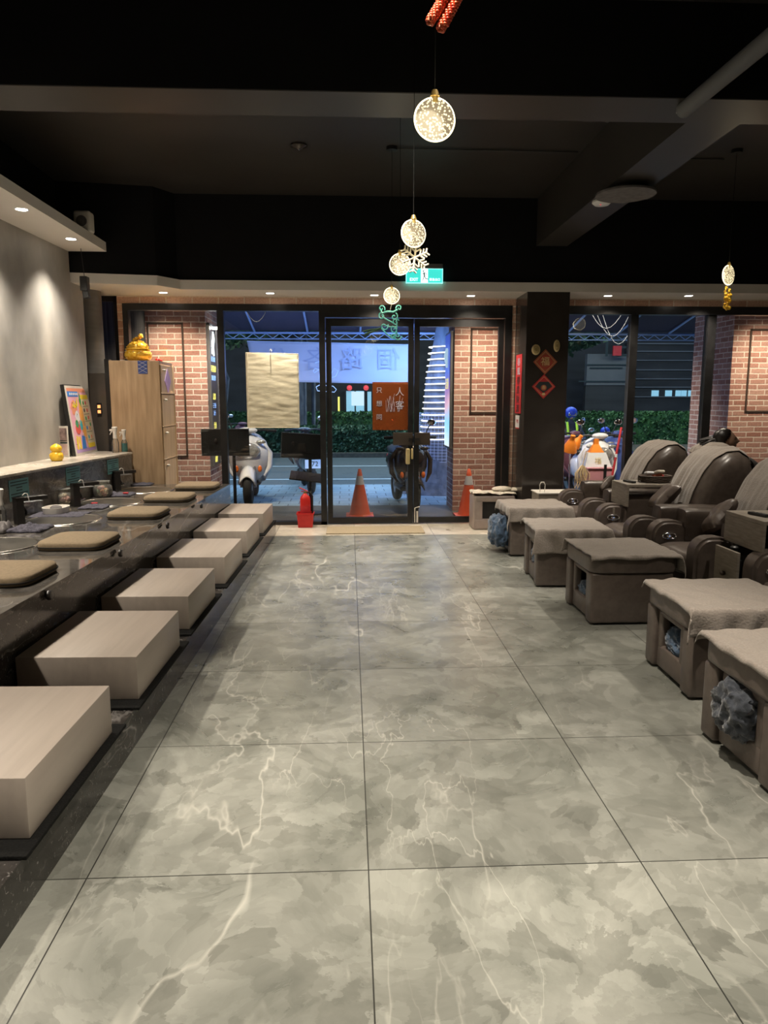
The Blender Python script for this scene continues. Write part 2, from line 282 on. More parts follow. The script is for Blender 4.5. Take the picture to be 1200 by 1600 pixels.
M['lightbox'] = lightbox_mat()

# ------------------------------------------------------------------ mesh helpers
class MB:
    def __init__(s): s.bm = bmesh.new()
    def _add(s, tmp, mtx=None):
        me = bpy.data.meshes.new('t'); tmp.to_mesh(me); tmp.free()
        if mtx is not None: me.transform(mtx)
        s.bm.from_mesh(me); bpy.data.meshes.remove(me); return s
    def box(s, c, d, bev=0.0, seg=2, rot=None, taper=None):
        t = bmesh.new(); bmesh.ops.create_cube(t, size=1)
        for v in t.verts:
            k = 1.0
            if taper and v.co.z > 0: k = taper
            v.co = Vector((v.co.x*d[0]*k, v.co.y*d[1]*k, v.co.z*d[2]))
        if bev: bmesh.ops.bevel(t, geom=t.edges[:], offset=min(bev, min(d)*0.49), segments=seg, profile=0.5, affect='EDGES')
        m = Matrix.Translation(c)
        if rot: m = m @ (rot if isinstance(rot, Matrix) else Matrix.Rotation(rot, 4, 'Z'))
        return s._add(t, m)
    def b2(s, lo, hi, bev=0.0, seg=2):
        lo, hi = Vector(lo), Vector(hi); return s.box((lo+hi)/2, hi-lo, bev, seg)
    def cyl(s, a, b, r, r2=None, seg=20, cap=True):
        a, b = Vector(a), Vector(b); d = b-a; t = bmesh.new()
        bmesh.ops.create_cone(t, cap_ends=cap, segments=seg, radius1=r, radius2=r if r2 is None else r2, depth=d.length)
        return s._add(t, Matrix.Translation((a+b)/2) @ d.to_track_quat('Z', 'Y').to_matrix().to_4x4())
    def ball(s, c, r, sc=(1, 1, 1), seg=16, rot=None):
        t = bmesh.new(); bmesh.ops.create_uvsphere(t, u_segments=seg, v_segments=max(6, seg*2//3), radius=r)
        m = Matrix.Translation(c)
        if rot: m = m @ rot
        return s._add(t, m @ Matrix.Diagonal((*sc, 1)))
    def lathe(s, prof, c=(0, 0, 0), seg=24, axis=None):
        t = bmesh.new(); rings = []
        for r, z in prof: rings.append([t.verts.new((r*math.cos(2*PI*i/seg), r*math.sin(2*PI*i/seg), z)) for i in range(seg)])
        for a, b in zip(rings, rings[1:]):
            for i in range(seg): t.faces.new((a[i], a[(i+1) % seg], b[(i+1) % seg], b[i]))
        if prof[0][0] > 1e-5: t.faces.new(rings[0][::-1])
        if prof[-1][0] > 1e-5: t.faces.new(rings[-1])
        bmesh.ops.remove_doubles(t, verts=t.verts, dist=1e-5)
        m = Matrix.Translation(c)
        if axis is not None: m = m @ Vector(axis).to_track_quat('Z', 'Y').to_matrix().to_4x4()
        return s._add(t, m)
    def tube(s, pts, r, seg=8, closed=False):
        pts = [Vector(p) for p in pts]; n = len(pts); t = bmesh.new(); rings = []; up = Vector((0.013, 0.021, 1)).normalized(); prev = None
        for i, p in enumerate(pts):
            a = pts[(i-1) % n] if closed or i > 0 else p; b = pts[(i+1) % n] if closed or i < n-1 else p
            d = (b-a).normalized()
            if prev is None: x = d.cross(up if abs(d.dot(up)) < 0.95 else Vector((1, 0, 0))).normalized()
            else: x = (prev - d*prev.dot(d)).normalized()
            prev = x; y = d.cross(x); rr = r[i] if isinstance(r, (list, tuple)) else r
            rings.append([t.verts.new(p + (x*math.cos(2*PI*k/seg) + y*math.sin(2*PI*k/seg))*rr) for k in range(seg)])
        m = n if closed else n-1
        for i in range(m):
            a, b = rings[i], rings[(i+1) % n]
            for k in range(seg): t.faces.new((a[k], a[(k+1) % seg], b[(k+1) % seg], b[k]))
        if not closed: t.faces.new(rings[0][::-1]); t.faces.new(rings[-1])
        return s._add(t)
    def prism(s, pts, z0, z1, bev=0.0):                     # plan polygon
        t = bmesh.new(); a = [t.verts.new((p[0], p[1], z0)) for p in pts]; b = [t.verts.new((p[0], p[1], z1)) for p in pts]
        n = len(pts); t.faces.new(a[::-1]); t.faces.new(b)
        for i in range(n): t.faces.new((a[i], a[(i+1) % n], b[(i+1) % n], b[i]))
        bmesh.ops.recalc_face_normals(t, faces=t.faces)
        if bev: bmesh.ops.bevel(t, geom=t.edges[:], offset=bev, segments=2, affect='EDGES')
        return s._add(t)
    def extrude(s, pts, depth, mtx=Matrix.Identity(4), bev=0.0, seg=2):        # outline in local xz, thickness along local y, centred
        t = bmesh.new(); h = depth/2; a = [t.verts.new((p[0], -h, p[1])) for p in pts]; b = [t.verts.new((p[0], h, p[1])) for p in pts]
        n = len(pts); t.faces.new(a); t.faces.new(b[::-1])
        for i in range(n): t.faces.new((a[i], b[i], b[(i+1) % n], a[(i+1) % n]))
        bmesh.ops.recalc_face_normals(t, faces=t.faces)
        if bev: bmesh.ops.bevel(t, geom=[e for e in t.edges if abs(e.verts[0].co.y-e.verts[1].co.y) < 1e-6], offset=bev, segments=seg, affect='EDGES')
        return s._add(t, mtx)
    def loft(s, secs, cap=True, closed=True):
        t = bmesh.new(); rings = [[t.verts.new(p) for p in sec] for sec in secs]; n = len(rings[0])
        for a, b in zip(rings, rings[1:]):
            for k in range(n if closed else n-1): t.faces.new((a[k], a[(k+1) % n], b[(k+1) % n], b[k]))
        if cap and closed: t.faces.new(rings[0][::-1]); t.faces.new(rings[-1])
        bmesh.ops.recalc_face_normals(t, faces=t.faces)
        return s._add(t)
    def grid(s, fn, nu, nv):
        t = bmesh.new(); g = [[t.verts.new(fn(i/nu, j/nv)) for j in range(nv+1)] for i in range(nu+1)]
        for i in range(nu):
            for j in range(nv): t.faces.new((g[i][j], g[i+1][j], g[i+1][j+1], g[i][j+1]))
        return s._add(t)
    def build(s, name, m, parent=None, smooth=None, loc=None, solid=0, sub=0):
        me = bpy.data.meshes.new(name)
        uv = s.bm.loops.layers.uv.new('UVMap')
        for f in s.bm.faces:
            f.normal_update(); n = f.normal
            ax = 0 if abs(n.x) > max(abs(n.y), abs(n.z)) else 1 if abs(n.y) > abs(n.z) else 2
            for l in f.loops:
                c = l.vert.co; l[uv].uv = ((c.y, c.z), (c.x, c.z), (c.x, c.y))[ax]
        s.bm.to_mesh(me); s.bm.free(); me.materials.append(M[m] if isinstance(m, str) else m)
        if smooth is not None:
            for p in me.polygons: p.use_smooth = True
            if smooth > 0: me.set_sharp_from_angle(angle=math.radians(smooth))
        o = bpy.data.objects.new(name, me); COL.objects.link(o); o.parent = parent
        if loc: o.location = loc
        if solid: md = o.modifiers.new('solidify', 'SOLIDIFY'); md.thickness = solid; md.offset = 0
        if sub: md = o.modifiers.new('subsurf', 'SUBSURF'); md.levels = sub; md.render_levels = sub
        return o
def tag(o, label, cat, group=None, kind=None):
    o['label'] = label; o['category'] = cat
    if group: o['group'] = group
    if kind: o['kind'] = kind
    return o
def thing(name, loc, label, cat, group=None, rz=0):
    o = bpy.data.objects.new(name, None); COL.objects.link(o); o.location = loc; o.rotation_euler = (0, 0, rz); o.empty_display_size = 0.1
    return tag(o, label, cat, group)
def struct(name, mb, m, parent=None, **kw):
    o = mb.build(name, m, parent, **kw)
    if parent is None: o['kind'] = 'structure'
    return o
def copy_tree(o, parent=None):
    c = o.copy(); COL.objects.link(c); c.parent = parent
    for ch in list(o.children): copy_tree(ch, c)
    return c
def text(body, size, mtx, m, name, parent=None, mirror=False, ext=0.0008):
    cu = bpy.data.curves.new('txt', 'FONT'); cu.body = body; cu.size = size; cu.align_x = 'CENTER'; cu.align_y = 'CENTER'; cu.extrude = ext
    to = bpy.data.objects.new('txt', cu); COL.objects.link(to); dg = bpy.context.evaluated_depsgraph_get(); dg.update()
    me = bpy.data.meshes.new_from_object(to.evaluated_get(dg)); bpy.data.objects.remove(to)
    if mirror: me.transform(Matrix.Diagonal((-1, 1, 1, 1)))
    me.transform(mtx); me.materials.clear(); me.materials.append(M[m]); me.name = name
    o = bpy.data.objects.new(name, me); COL.objects.link(o); o.parent = parent; return o
FACE_CAM = Matrix.Rotation(PI/2, 4, 'X')                     # text plane facing -Y
def T(x, y, z): return Matrix.Translation((x, y, z))
def nz(x, y, z=0, s=1): return noise.noise(Vector((x*s, y*s, z*s)))
def sring(cx, cy, z, rx, ry, n=20, e=2.6):                   # superellipse ring in plan
    out = []
    for i in range(n):
        a = 2*PI*i/n; c, s_ = math.cos(a), math.sin(a)
        out.append(Vector((cx + rx*abs(c)**(2/e)*(1 if c >= 0 else -1), cy + ry*abs(s_)**(2/e)*(1 if s_ >= 0 else -1), z)))
    return out

# ================================================================== SETTING
ZC = 3.70
struct('floor', MB().b2((-4.2, -3, -0.10), (7.5, 8.10, 0)), 'floor')
struct('floor_threshold', MB().b2((-4.2, 8.10, -0.10), (7.5, 8.98, 0.0)), 'floor_cream')
struct('ceiling', MB().b2((-4.2, -3, ZC), (7.5, 8.95, ZC+0.1)), 'ceiling')
struct('wall_back', MB().b2((-4.2, -3.1, -0.1), (7.5, -3, ZC)), 'concrete')
struct('wall_right', MB().b2((7.5, -3, -0.1), (7.6, 8.95, ZC)), 'concrete')
struct('wall_left', MB().prism([(-4.2, -3), (-2.92, -3), (-2.90, 6.3), (-2.83, 7.85), (-4.2, 7.85)], 0, 3.05), 'concrete')
struct('wall_left_return', MB().prism([(-3.02, 7.85), (-2.83, 7.85), (-2.822, 8.17), (-3.02, 8.17)], 0, 2.70), 'concrete')
struct('wall_left_upper', MB().b2((-4.2, -3, 3.05), (-2.95, 8.35, ZC)), 'black_paint')
struct('wall_front_upper', MB().b2((-4.2, 8.35, 2.80), (7.5, 8.95, ZC)), 'black_paint')
struct('wall_left_end', MB().b2((-4.2, 7.85, 0), (-3.02, 8.95, 2.8)), 'black_paint')
struct('beam_face', MB().b2((-4.2, 4.352, 3.202), (7.5, 4.36, ZC)), 'black_paint')
struct('ceiling_beam', MB().b2((-4.2, 4.36, 3.2), (7.5, 4.72, ZC)), 'ceiling')
struct('ceiling_beam', MB().b2((2.09, 4.72, 3.2), (2.435, 8.35, ZC)), 'ceiling')
# soffits
struct('ceiling_soffit', MB().prism([(-3.05, -3), (-2.45, -3), (-2.45, 7.85), (-3.05, 7.85)], 3.0, 3.09), 'white_paint')
struct('ceiling_soffit', MB().prism([(-3.02, 7.86), (-2.0, 8.03), (-1.82, 8.30), (1.99, 8.30), (1.99, 8.95), (-3.02, 8.95)], 2.70, 2.80), 'white_paint')
struct('ceiling_soffit', MB().b2((1.99, 8.30, 2.70), (7.5, 8.95, 2.80)), 'white_paint')
# dark skin just above the soffit front so the bulkhead reads as in the room
struct('wall_bulkhead_left', MB().prism([(-3.02, 7.92), (-2.02, 8.09), (-1.86, 8.35), (-3.02, 8.35)], 2.80, ZC), 'black_paint')
# facade brick strips
struct('trim_1', MB().b2((-2.67, 8.83, 2.615), (1.99, 8.95, 2.70)), 'brick_small')
struct('trim_2', MB().b2((-2.67, 8.83, 0), (-2.61, 8.95, 2.615)), 'brick_small')
struct('trim_3', MB().b2((1.945, 8.83, 0), (1.992, 8.95, 2.615)), 'brick_small')
struct('trim_4', MB().b2((2.45, 8.83, 2.615), (7.5, 8.95, 2.70)), 'brick_small')
# frames
fr = MB()
fr.b2((-2.61, 8.82, 2.54), (1.945, 8.92, 2.615)).b2((-2.61, 8.82, 0), (-2.55, 8.92, 2.54)).b2((-1.53, 8.82, 0), (-1.455, 8.92, 2.54)).b2((-0.345, 8.82, 0), (-0.275, 8.92, 2.54)).b2((1.865, 8.82, 0), (1.945, 8.92, 2.54)).b2((-2.61, 8.82, 0), (-0.275, 8.92, 0.04))
w1 = struct('window_1', fr, 'frame')
struct('glass_pane', MB().b2((-2.55, 8.862, 0.04), (-1.53, 8.872, 2.54)), 'glass', w1)
struct('glass_pane', MB().b2((-1.455, 8.862, 0.04), (-0.345, 8.872, 2.54)), 'glass', w1)
fr = MB()
fr.b2((1.99, 8.80, 2.52), (7.5, 8.92, 2.615)).b2((1.992, 8.82, 0), (2.03, 8.92, 2.52)).b2((3.385, 8.82, 0), (3.475, 8.92, 2.52)).b2((4.33, 8.82, 0), (4.43, 8.92, 2.52)).b2((6.0, 8.82, 0), (6.1, 8.92, 2.52)).b2((1.99, 8.82, 0), (7.5, 8.92, 0.05))
w2 = struct('window_2', fr, 'frame')
for a, b in ((2.03, 3.385), (3.475, 4.33), (4.43, 6.0), (6.1, 7.5)):
    struct('glass_pane', MB().b2((a, 8.862, 0.05), (b, 8.872, 2.52)), 'glass', w2)
w3 = struct('window_3', MB().b2((-3.02, 8.86, 0), (-2.98, 8.92, 2.70)).b2((-2.72, 8.86, 0), (-2.67, 8.92, 2.70)).b2((-3.02, 8.86, 2.64), (-2.67, 8.92, 2.70)), 'frame')
struct('glass_pane', MB().b2((-2.98, 8.88, 0), (-2.72, 8.89, 2.64)), 'glass', w3)
# doors: two glazed leaves
def door(name, x0, x1):
    f = MB(); st = 0.062
    f.b2((x0, 8.84, 0.012), (x0+st, 8.90, 2.46)).b2((x1-st, 8.84, 0.012), (x1, 8.90, 2.46)).b2((x0+st, 8.84, 2.37), (x1-st, 8.90, 2.46)).b2((x0+st, 8.84, 0.012), (x1-st, 8.90, 0.085))
    d = struct(name, f, 'frame'); struct('glass_pane', MB().b2((x0+st, 8.866, 0.085), (x1-st, 8.874, 2.37)), 'glass', d); return d
d1 = door('door_1', -0.265, 0.775); d2 = door('door_2', 0.785, 1.855)
struct('door_header', MB().b2((-0.275, 8.82, 2.47), (1.865, 8.92, 2.54)), 'frame')
for d, xa, xb in ((d1, 0.53, 0.765), (d2, 0.795, 0.98)):
    h = MB().b2((xa, 8.81, 0.97), (xb, 8.838, 1.12), 0.004).build('handle', 'dark_panel', d)
MB().b2((0.72, 8.80, 1.02), (0.768, 8.812, 1.055)).build('pull', 'black_plastic', d1); MB().b2((0.794, 8.80, 1.02), (0.85, 8.812, 1.055)).build('pull', 'black_plastic', d2)
MB().b2((0.685, 8.79, 0.74), (0.735, 8.84, 0.93), 0.012).build('lock', 'gold_dark', d1)
MB().b2((0.75, 8.80, 0.80), (0.775, 8.84, 0.93), 0.01).build('lock', 'gold_dark', d1)
MB().tube([(0.80, 8.82, 0.02), (0.80, 8.82, 0.20), (0.83, 8.82, 0.21), (0.86, 8.82, 0.215)], 0.006).tube([(0.83, 8.825, 0.02), (0.83, 8.825, 0.16)], 0.012).build('floor_bolt', 'white_plastic', d2)
# pillar between door and right window
pl = struct('wall_pillar', MB().b2((1.995, 8.30, 0), (2.475, 8.82, 2.70)), 'pillar')
# left niche behind the end of the plaster wall
struct('column_grey', MB().cyl((-2.90, 8.48, 1.55), (-2.90, 8.48, 2.70), 0.165, seg=40), 'steel_col', smooth=40)
struct('wall_niche_panel', MB().b2((-3.02, 8.30, 0.6), (-2.665, 8.62, 1.80)), 'dark_panel')
struct('trim_5', MB().b2((-2.665, 8.25, 0.6), (-2.615, 8.34, 1.95)), 'black_plastic')
# raised foot platform in front of the wash bench
kx = lambda y: -0.98 + 0.0222*(y-1.87)
bxx = lambda y: -1.503 + 0.0402*(y-3.10)
struct('floor_platform', MB().prism([(kx(0.6), 0.6), (kx(8.2), 8.2), (-1.36, 8.2), (-1.7, 0.6)], 0, 0.165), 'dark_marble')

# ================================================================== WASH BENCH
bench = thing('wash_bench', (-1.9, 5, 0), 'long dark marble wash bench with round steel basins along the left wall', 'bench')
def bch(mb, name, m, parent=None, **kw):
    o = mb.build(name, m, parent or bench, **kw)
    if parent is None: o.location = -bench.location
    return o
ct = MB().prism([(bxx(0.6), 0.6), (bxx(8.03), 8.03), (-2.33, 8.03), (-2.333, 7.95), (-2.598, 5.4), (-2.598, 0.6)], 0.575, 0.60)
b_ct = bch(ct, 'countertop', 'counter')
bch(MB().prism([(bxx(0.6)-0.004, 0.6), (bxx(8.02)-0.004, 8.02), (-2.335, 8.02), (-2.338, 7.95), (-2.602, 5.4), (-2.602, 0.6)], 0.0, 0.574), 'front_panel', 'dark_marble')
BAS = [P(-12, 853, Z=.6), P(99, 812.5, Z=.6), P(173, 785, Z=.6), P(228, 766, Z=.6)]
for i, b in enumerate(BAS):
    cut = MB().lathe([(0.262, -0.2), (0.262, 0.1)], (b.x, b.y, 0.6), 48).build('cut', 'steel')
    for tgt in (b_ct, bench.children[1]):
        md = tgt.modifiers.new('hole', 'BOOLEAN'); md.object = cut; md.solver = 'EXACT'
        dg = bpy.context.evaluated_depsgraph_get(); dg.update()
    for tgt in (b_ct, bench.children[1]):
        cut.location = bench.location*0; dg = bpy.context.evaluated_depsgraph_get(); dg.update()
        me = bpy.data.meshes.new_from_object(tgt.evaluated_get(dg)); tgt.modifiers.clear(); tgt.data = me
    bpy.data.objects.remove(cut)
    bs = bch(MB().lathe([(0.0, -0.16), (0.12, -0.158), (0.20, -0.14), (0.245, -0.09), (0.256, -0.01), (0.258, 0.004)], (b.x, b.y, 0.6), 48), 'basin', 'basin_steel', smooth=60, solid=0.003)
    r = MB().lathe([(0.254, 0.0), (0.259, 0.007), (0.275, 0.007), (0.280, 0.0)], (b.x, b.y, 0.6), 48).build('rim', 'steel', bs, smooth=60)
for i, (px, py) in enumerate([(74, 930), (186, 864), (260, 821), (313, 790)]):
    y = [3.62, 4.83, 6.0, 7.25][i]; x = bxx(y); z = P(px, py, X=x).z
    y = P(px, py, X=x).y
    bch(MB().lathe([(0.022, 0), (0.026, 0.01), (0.020, 0.022), (0.0, 0.024)], (x, y, z), 20, axis=(1, 0, 0)), 'overflow_knob', 'black_metal', smooth=50)
# ledge with backsplash behind
led = thing('wall_ledge', (-2.6, 6, 0), 'stone topped ledge with dark marble backsplash behind the wash bench', 'ledge')
fl = [(-2.60, 0.6), (-2.60, 5.4), (-2.335, 7.95)]
o = MB().prism([(x+0.0, y) for x, y in fl] + [(-2.80, 8.19), (-2.84, 7.95), (-2.905, 6.3), (-2.92, 0.6)], 0.60, 0.935).build('backsplash', 'backsplash', led); o.location = -led.location
o = MB().prism([(x+0.012, y) for x, y in fl] + [(-2.80, 8.20), (-2.84, 7.96), (-2.905, 6.3), (-2.92, 0.6)], 0.935, 0.955, 0.003).build('ledge_top', 'ledge', led); o.location = -led.location

# ---- box stools on the platform with mats
near = [(2.112, -0.985), (3.165, -0.952), (4.177, -0.941), (5.248, -0.911), (6.307, -0.898), (7.30, -0.870)]
ordn = ['nearest', 'second nearest', 'third nearest', 'third farthest', 'second farthest', 'farthest']
for i, (y, x) in enumerate(near):
    L = 0.725; xl = bxx(y)+0.012; rz = -0.028
    cx = (x+xl)/2+0.01; wdt = x-xl
    o = MB().box((0, 0, 0.1), (wdt, L, 0.2), 0.004, 2).build('box_stool', 'box_wood', smooth=30); o.location = (cx, y+L/2, 0.1805); o.rotation_euler = (0, 0, rz)
    tag(o, f'{ordn[i]} of the six pale wooden box footstools along the marble wash bench', 'footstool', 'box footstools along the wash bench')
    o = MB().box((0, 0, 0), (wdt+0.02, L+0.17, 0.014), 0.003).build('rubber_mat', 'rubber'); o.location = (cx+0.018, y+L/2, 0.1725); o.rotation_euler = (0, 0, rz)
    tag(o, f'black rubber mat under the {ordn[i]} box footstool', 'mat', 'rubber mats under the footstools')
# ---- seat cushions on the bench
cus = [(P(12, 903, Z=.6), 'nearest', 'with its left side out of view'), (P(128, 851, Z=.6), 'second nearest', 'beside the second basin'), (P(220, 806, Z=.6), 'middle', ''), (P(268, 781, Z=.6), 'second farthest', ''), (P(311, 763, Z=.6), 'farthest', 'near the shop window')]
for i, (p, nm, ex) in enumerate(cus):
    t = thing('seat_cushion', (p.x-0.01, p.y, 0.6), f'{nm} tan flat seat cushion on the wash bench {ex}'.strip(), 'cushion', 'flat cushions along the wash bench', -0.03)
    rings = []
    for z, k in ((0.002, 0.95), (0.006, 0.99), (0.018, 1.0), (0.024, 1.0), (0.042, 0.99), (0.050, 0.955), (0.053, 0.7), (0.054, 0.3)):
        rings.append(sring(0, 0, z, 0.205*k, 0.215*k, 48, 5.5))
    MB().loft(rings).build('pad', 'cushion', t, smooth=50)
    ring = sring(0, 0, 0.021, 0.208, 0.218, 64, 5.5); MB().tube(ring, 0.0045, 6, True).build('piping', 'piping', t, smooth=60)
# ---- taps
def tap(px, py, label, s=1.0):
    p = P(px, py, Z=.6); t = thing('water_tap', p, label, 'tap', 'square black taps on the wash bench', 0.85)
    MB().b2((-0.03, -0.03, 0.0), (0.03, 0.03, 0.20*s), 0.003).build('column', 'black_metal', t)
    MB().b2((-0.03, -0.03, 0.17*s), (0.21, 0.03, 0.20*s), 0.003).build('spout', 'black_metal', t)
    MB().box((0.12, 0.07, 0.150*s), (0.17, 0.06, 0.008), 0.002).build('tray', 'silver', t)
    MB().tube([(0.04, 0.02, 0.03), (0.07, 0.03, 0.08), (0.045, 0.03, 0.13*s), (0.03, 0.03, 0.16*s)], 0.010).build('hose', 'black_plastic', t, smooth=60)
    MB().cyl((0.035, 0.0, 0.05), (0.075, -0.01, 0.065), 0.012).build('lever', 'chrome', t, smooth=40)
    MB().tube([(0.02, -0.03, 0.215*s), (0.035, -0.035, 0.23*s), (0.055, -0.035, 0.225*s), (0.065, -0.035, 0.17*s)], 0.003).build('hook_cord', 'white_plastic', t, smooth=60)
tap(31, 819, 'square black tap nearest the camera, beside the clear spray bottle')
tap(119, 791, 'square black tap between the two glass jars')
tap(183, 767, 'square black tap farthest back, in front of the wooden cabinet')
tap(-50, 850, 'square black tap partly out of view at the left edge')
# ---- towels lying on the counter
def lump(name, px, py, dx, dy, h, m, label, cat, group, z=0.6, rz=0.0):
    p = P(px, py, Z=z); sd = px*0.13
    def f(u, v):
        x = (u-0.5)*dx; y = (v-0.5)*dy; e = min(u, 1-u, v, 1-v)
        k = min(1, e*7); zz = h*k**0.5*(0.6+1.1*abs(nz(x+sd, y, 0, 13))+0.5*nz(x-sd, y, 3, 30)) + 0.003
        return Vector((x*(1+0.08*nz(v*3+sd, 1)), y*(1+0.15*nz(u*3+sd, 2)), max(0.003, zz)))
    o = MB().grid(f, 28, 28).build(name, m, smooth=60, solid=0.004); o.location = p + Vector((0, 0, 0.001)); o.rotation_euler = (0, 0, rz)
    return tag(o, label, cat, group)
G = 'folded towels beside the taps'
lump('hand_towel', 48, 828, 0.24, 0.26, 0.026, 'towel_dark', 'dark folded towel beside the nearest tap', 'towel', G)
lump('hand_towel', 148, 793, 0.22, 0.22, 0.018, 'towel_dark', 'dark folded towel with a red tag in front of the middle tap', 'towel', G)
lump('hand_towel', 178, 774, 0.36, 0.24, 0.018, 'towel_dark', 'dark lilac towel beside the glass jar with pastel balls', 'towel', G)
lump('hand_towel', 216, 757.5, 0.30, 0.20, 0.014, 'towel_dark', 'flat lilac towel on the counter at the foot of the wooden cabinet', 'towel', G)
lump('hand_towel', 92, 805, 0.42, 0.26, 0.008, 'towel_dark', 'dark towel under the pale folding tray', 'towel', G)
lump('hand_towel', 2, 831, 0.12, 0.2, 0.06, 'cloth_grey', 'grey folded cloth at the left edge beside the nearest tap', 'towel', G)
for px, py in ((147.5, 787), (196.5, 771)):
    p = P(px, py, Z=.625); o = MB().box((0, 0, 0), (0.05, 0.03, 0.012), 0.004).build('red_tag', 'red_paper'); o.location = p + Vector((0, 0, 0.004))
    tag(o, 'small red tag lying on the dark towel ' + ('in front of the middle tap' if px < 150 else 'beside the jar of pastel balls'), 'tag')
# pale tray bowl
p = P(88, 801, Z=.61); t = thing('soap_tray', p, 'pale oval tray on a dark towel between the first two taps', 'tray')
MB().loft([sring(0, 0, 0.0, 0.085, 0.11, 32), sring(0, 0, 0.05, 0.095, 0.12, 32), sring(0, 0, 0.05, 0.088, 0.113, 32), sring(0, 0, 0.006, 0.078, 0.10, 32)]).build('tray', 'white_plastic', t, smooth=40)
MB().ball((0.0, 0.0, 0.04), 0.045, (1, 1, 0.5)).build('sponge', 'cloth_grey', t, smooth=60)
# jars
def jar(px, py, label, cols):
    p = P(px, py, Z=.6); t = thing('glass_jar', p + Vector((0, 0, 0.001)), label, 'jar', 'glass jars on the wash bench')
    MB().lathe([(0.058, 0), (0.070, 0.01), (0.074, 0.05), (0.068, 0.085), (0.050, 0.100), (0.052, 0.118), (0.056, 0.120), (0.056, 0.124)], seg=32).build('body', 'jar_glass', t, smooth=50, solid=0.003); t.scale = (1.2, 1.2, 1.2)
    return p, cols
rr = random.Random(3)
MB_pastel = [('ball_cream', (0.72, 0.62, 0.45)), ('ball_orange', (0.80, 0.38, 0.20)), ('ball_pink', (0.75, 0.42, 0.40)), ('ball_green', (0.45, 0.58, 0.42))]
for k, c in MB_pastel: M[k] = mat(k, c, 0.6)
balls = {}
for k, _ in MB_pastel:
    balls[k] = None
for (px, py, label, g, pal) in [(101, 790, 'glass jar of pale cream bath salts behind the nearest tap', 'bath balls in the cream jar', ['ball_cream', 'ball_pink', 'ball_cream']), (161, 776, 'glass jar filled with pastel orange and green balls', 'pastel balls in the glass jar', ['ball_orange', 'ball_green', 'ball_pink', 'ball_cream'])]:
    p, _ = jar(px, py, label, pal); n = 0
    for lay in range(3):
        for k in range(7 if lay < 2 else 5):
            a = k*2*PI/7 + lay*0.45; r = 0.052
            if k == 0: a, r = 0, 0
            m = pal[(k*3+lay) % len(pal)]
            if balls[m] is None: o = MB().ball((0, 0, 0), 0.0205, seg=12).build('bath_ball', m, smooth=60); balls[m] = o
            else: o = balls[m].copy(); COL.objects.link(o)
            o.location = p + Vector((r*math.cos(a), r*math.sin(a), 0.024+lay*0.033)); tag(o, {'ball_cream': 'pale cream', 'ball_pink': 'dusty pink', 'ball_orange': 'orange', 'ball_green': 'pale green'}[m] + ' ball inside the ' + ('jar of cream bath salts' if px < 120 else 'jar of pastel balls'), 'bath ball', g + ', ' + m.replace('ball_', ''))
# spray bottles
def spray(p, label, s, liquid):
    t = thing('spray_bottle', p, label, 'bottle', 'spray bottles')
    MB().lathe([(0.026, 0), (0.029, 0.006), (0.029, 0.085), (0.022, 0.11), (0.014, 0.125)], seg=24).build('bottle', 'clear', t, smooth=40)
    if liquid: MB().lathe([(0.026, 0.003), (0.027, 0.008), (0.027, liquid)], seg=24).build('liquid', 'teal_liquid', t, smooth=40)
    MB().cyl((0, 0, 0.01), (0, 0, 0.125), 0.0025).build('dip_tube', 'white_plastic', t)
    MB().lathe([(0.016, 0.118), (0.018, 0.13), (0.014, 0.155), (0.020, 0.19), (0.024, 0.212), (0.018, 0.218), (0.0, 0.219)], seg=20).box((-0.028, 0, 0.19), (0.03, 0.014, 0.016), 0.003).box((-0.032, 0, 0.168), (0.008, 0.012, 0.04), 0.003, rot=Matrix.Rotation(0.5, 4, 'Y')).build('spray_head', 'white_plastic', t, smooth=40)
    for c in t.children: c.scale = (s, s, s)
spray(P(181, 707, Z=.956), 'clear spray bottle with white head on the ledge beside the cabinet', 1.25, 0)
spray(P(195, 706, Z=.956), 'teal filled spray bottle with white head on the ledge end', 1.1, 0.085)
spray(P(3, 821, Z=.601), 'large clear spray bottle at the left edge beside the nearest tap', 1.25, 0)
# figurine, placard, poster
p = P(89, 720, Z=.956); t = thing('yellow_figurine', p, 'small yellow ceramic figurine on the ledge in front of the placard', 'figurine')
MB().lathe([(0.045, 0), (0.058, 0.02), (0.060, 0.05), (0.050, 0.075), (0.030, 0.088), (0, 0.09)], seg=24).ball((0.035, -0.03, 0.05), 0.022).ball((-0.03, -0.035, 0.05), 0.022).build('body', 'yellow', t, smooth=50)
MB().ball((0, 0, 0.112), 0.052, (1, 1, 0.80)).ball((0.0, 0, 0.145), 0.022, (1, 1, 0.6)).ball((0.02, -0.036, 0.112), 0.012, (1.3, 1, 0.6)).build('head', 'yellow', t, smooth=60)
p = P(92, 714, Z=.956)
t = thing('placard', P(97, 713.5, Z=.956) + Vector((0.03, 0.0, 0)), 'small standing photo placard behind the yellow figurine', 'placard', rz=-0.3)
M['photo'] = noisy('photo_print', (0.55, 0.35, 0.33), (0.75, 0.62, 0.58), 14, 0.4); M['photo2'] = noisy('photo_print_dark', (0.10, 0.07, 0.07), (0.45, 0.32, 0.30), 18, 0.4)
MB().box((0, 0, 0.15), (0.10, 0.012, 0.30), 0.002).build('card', 'white_plastic', t)
MB().box((0, -0.008, 0.215), (0.078, 0.003, 0.13)).build('photo', 'photo2', t); MB().box((0, -0.008, 0.07), (0.078, 0.003, 0.11)).build('photo', 'photo', t)
MB().box((0, -0.0085, 0.137), (0.078, 0.003, 0.012)).box((0, -0.0085, 0.158), (0.078, 0.003, 0.006)).build('caption_line', 'ink', t)
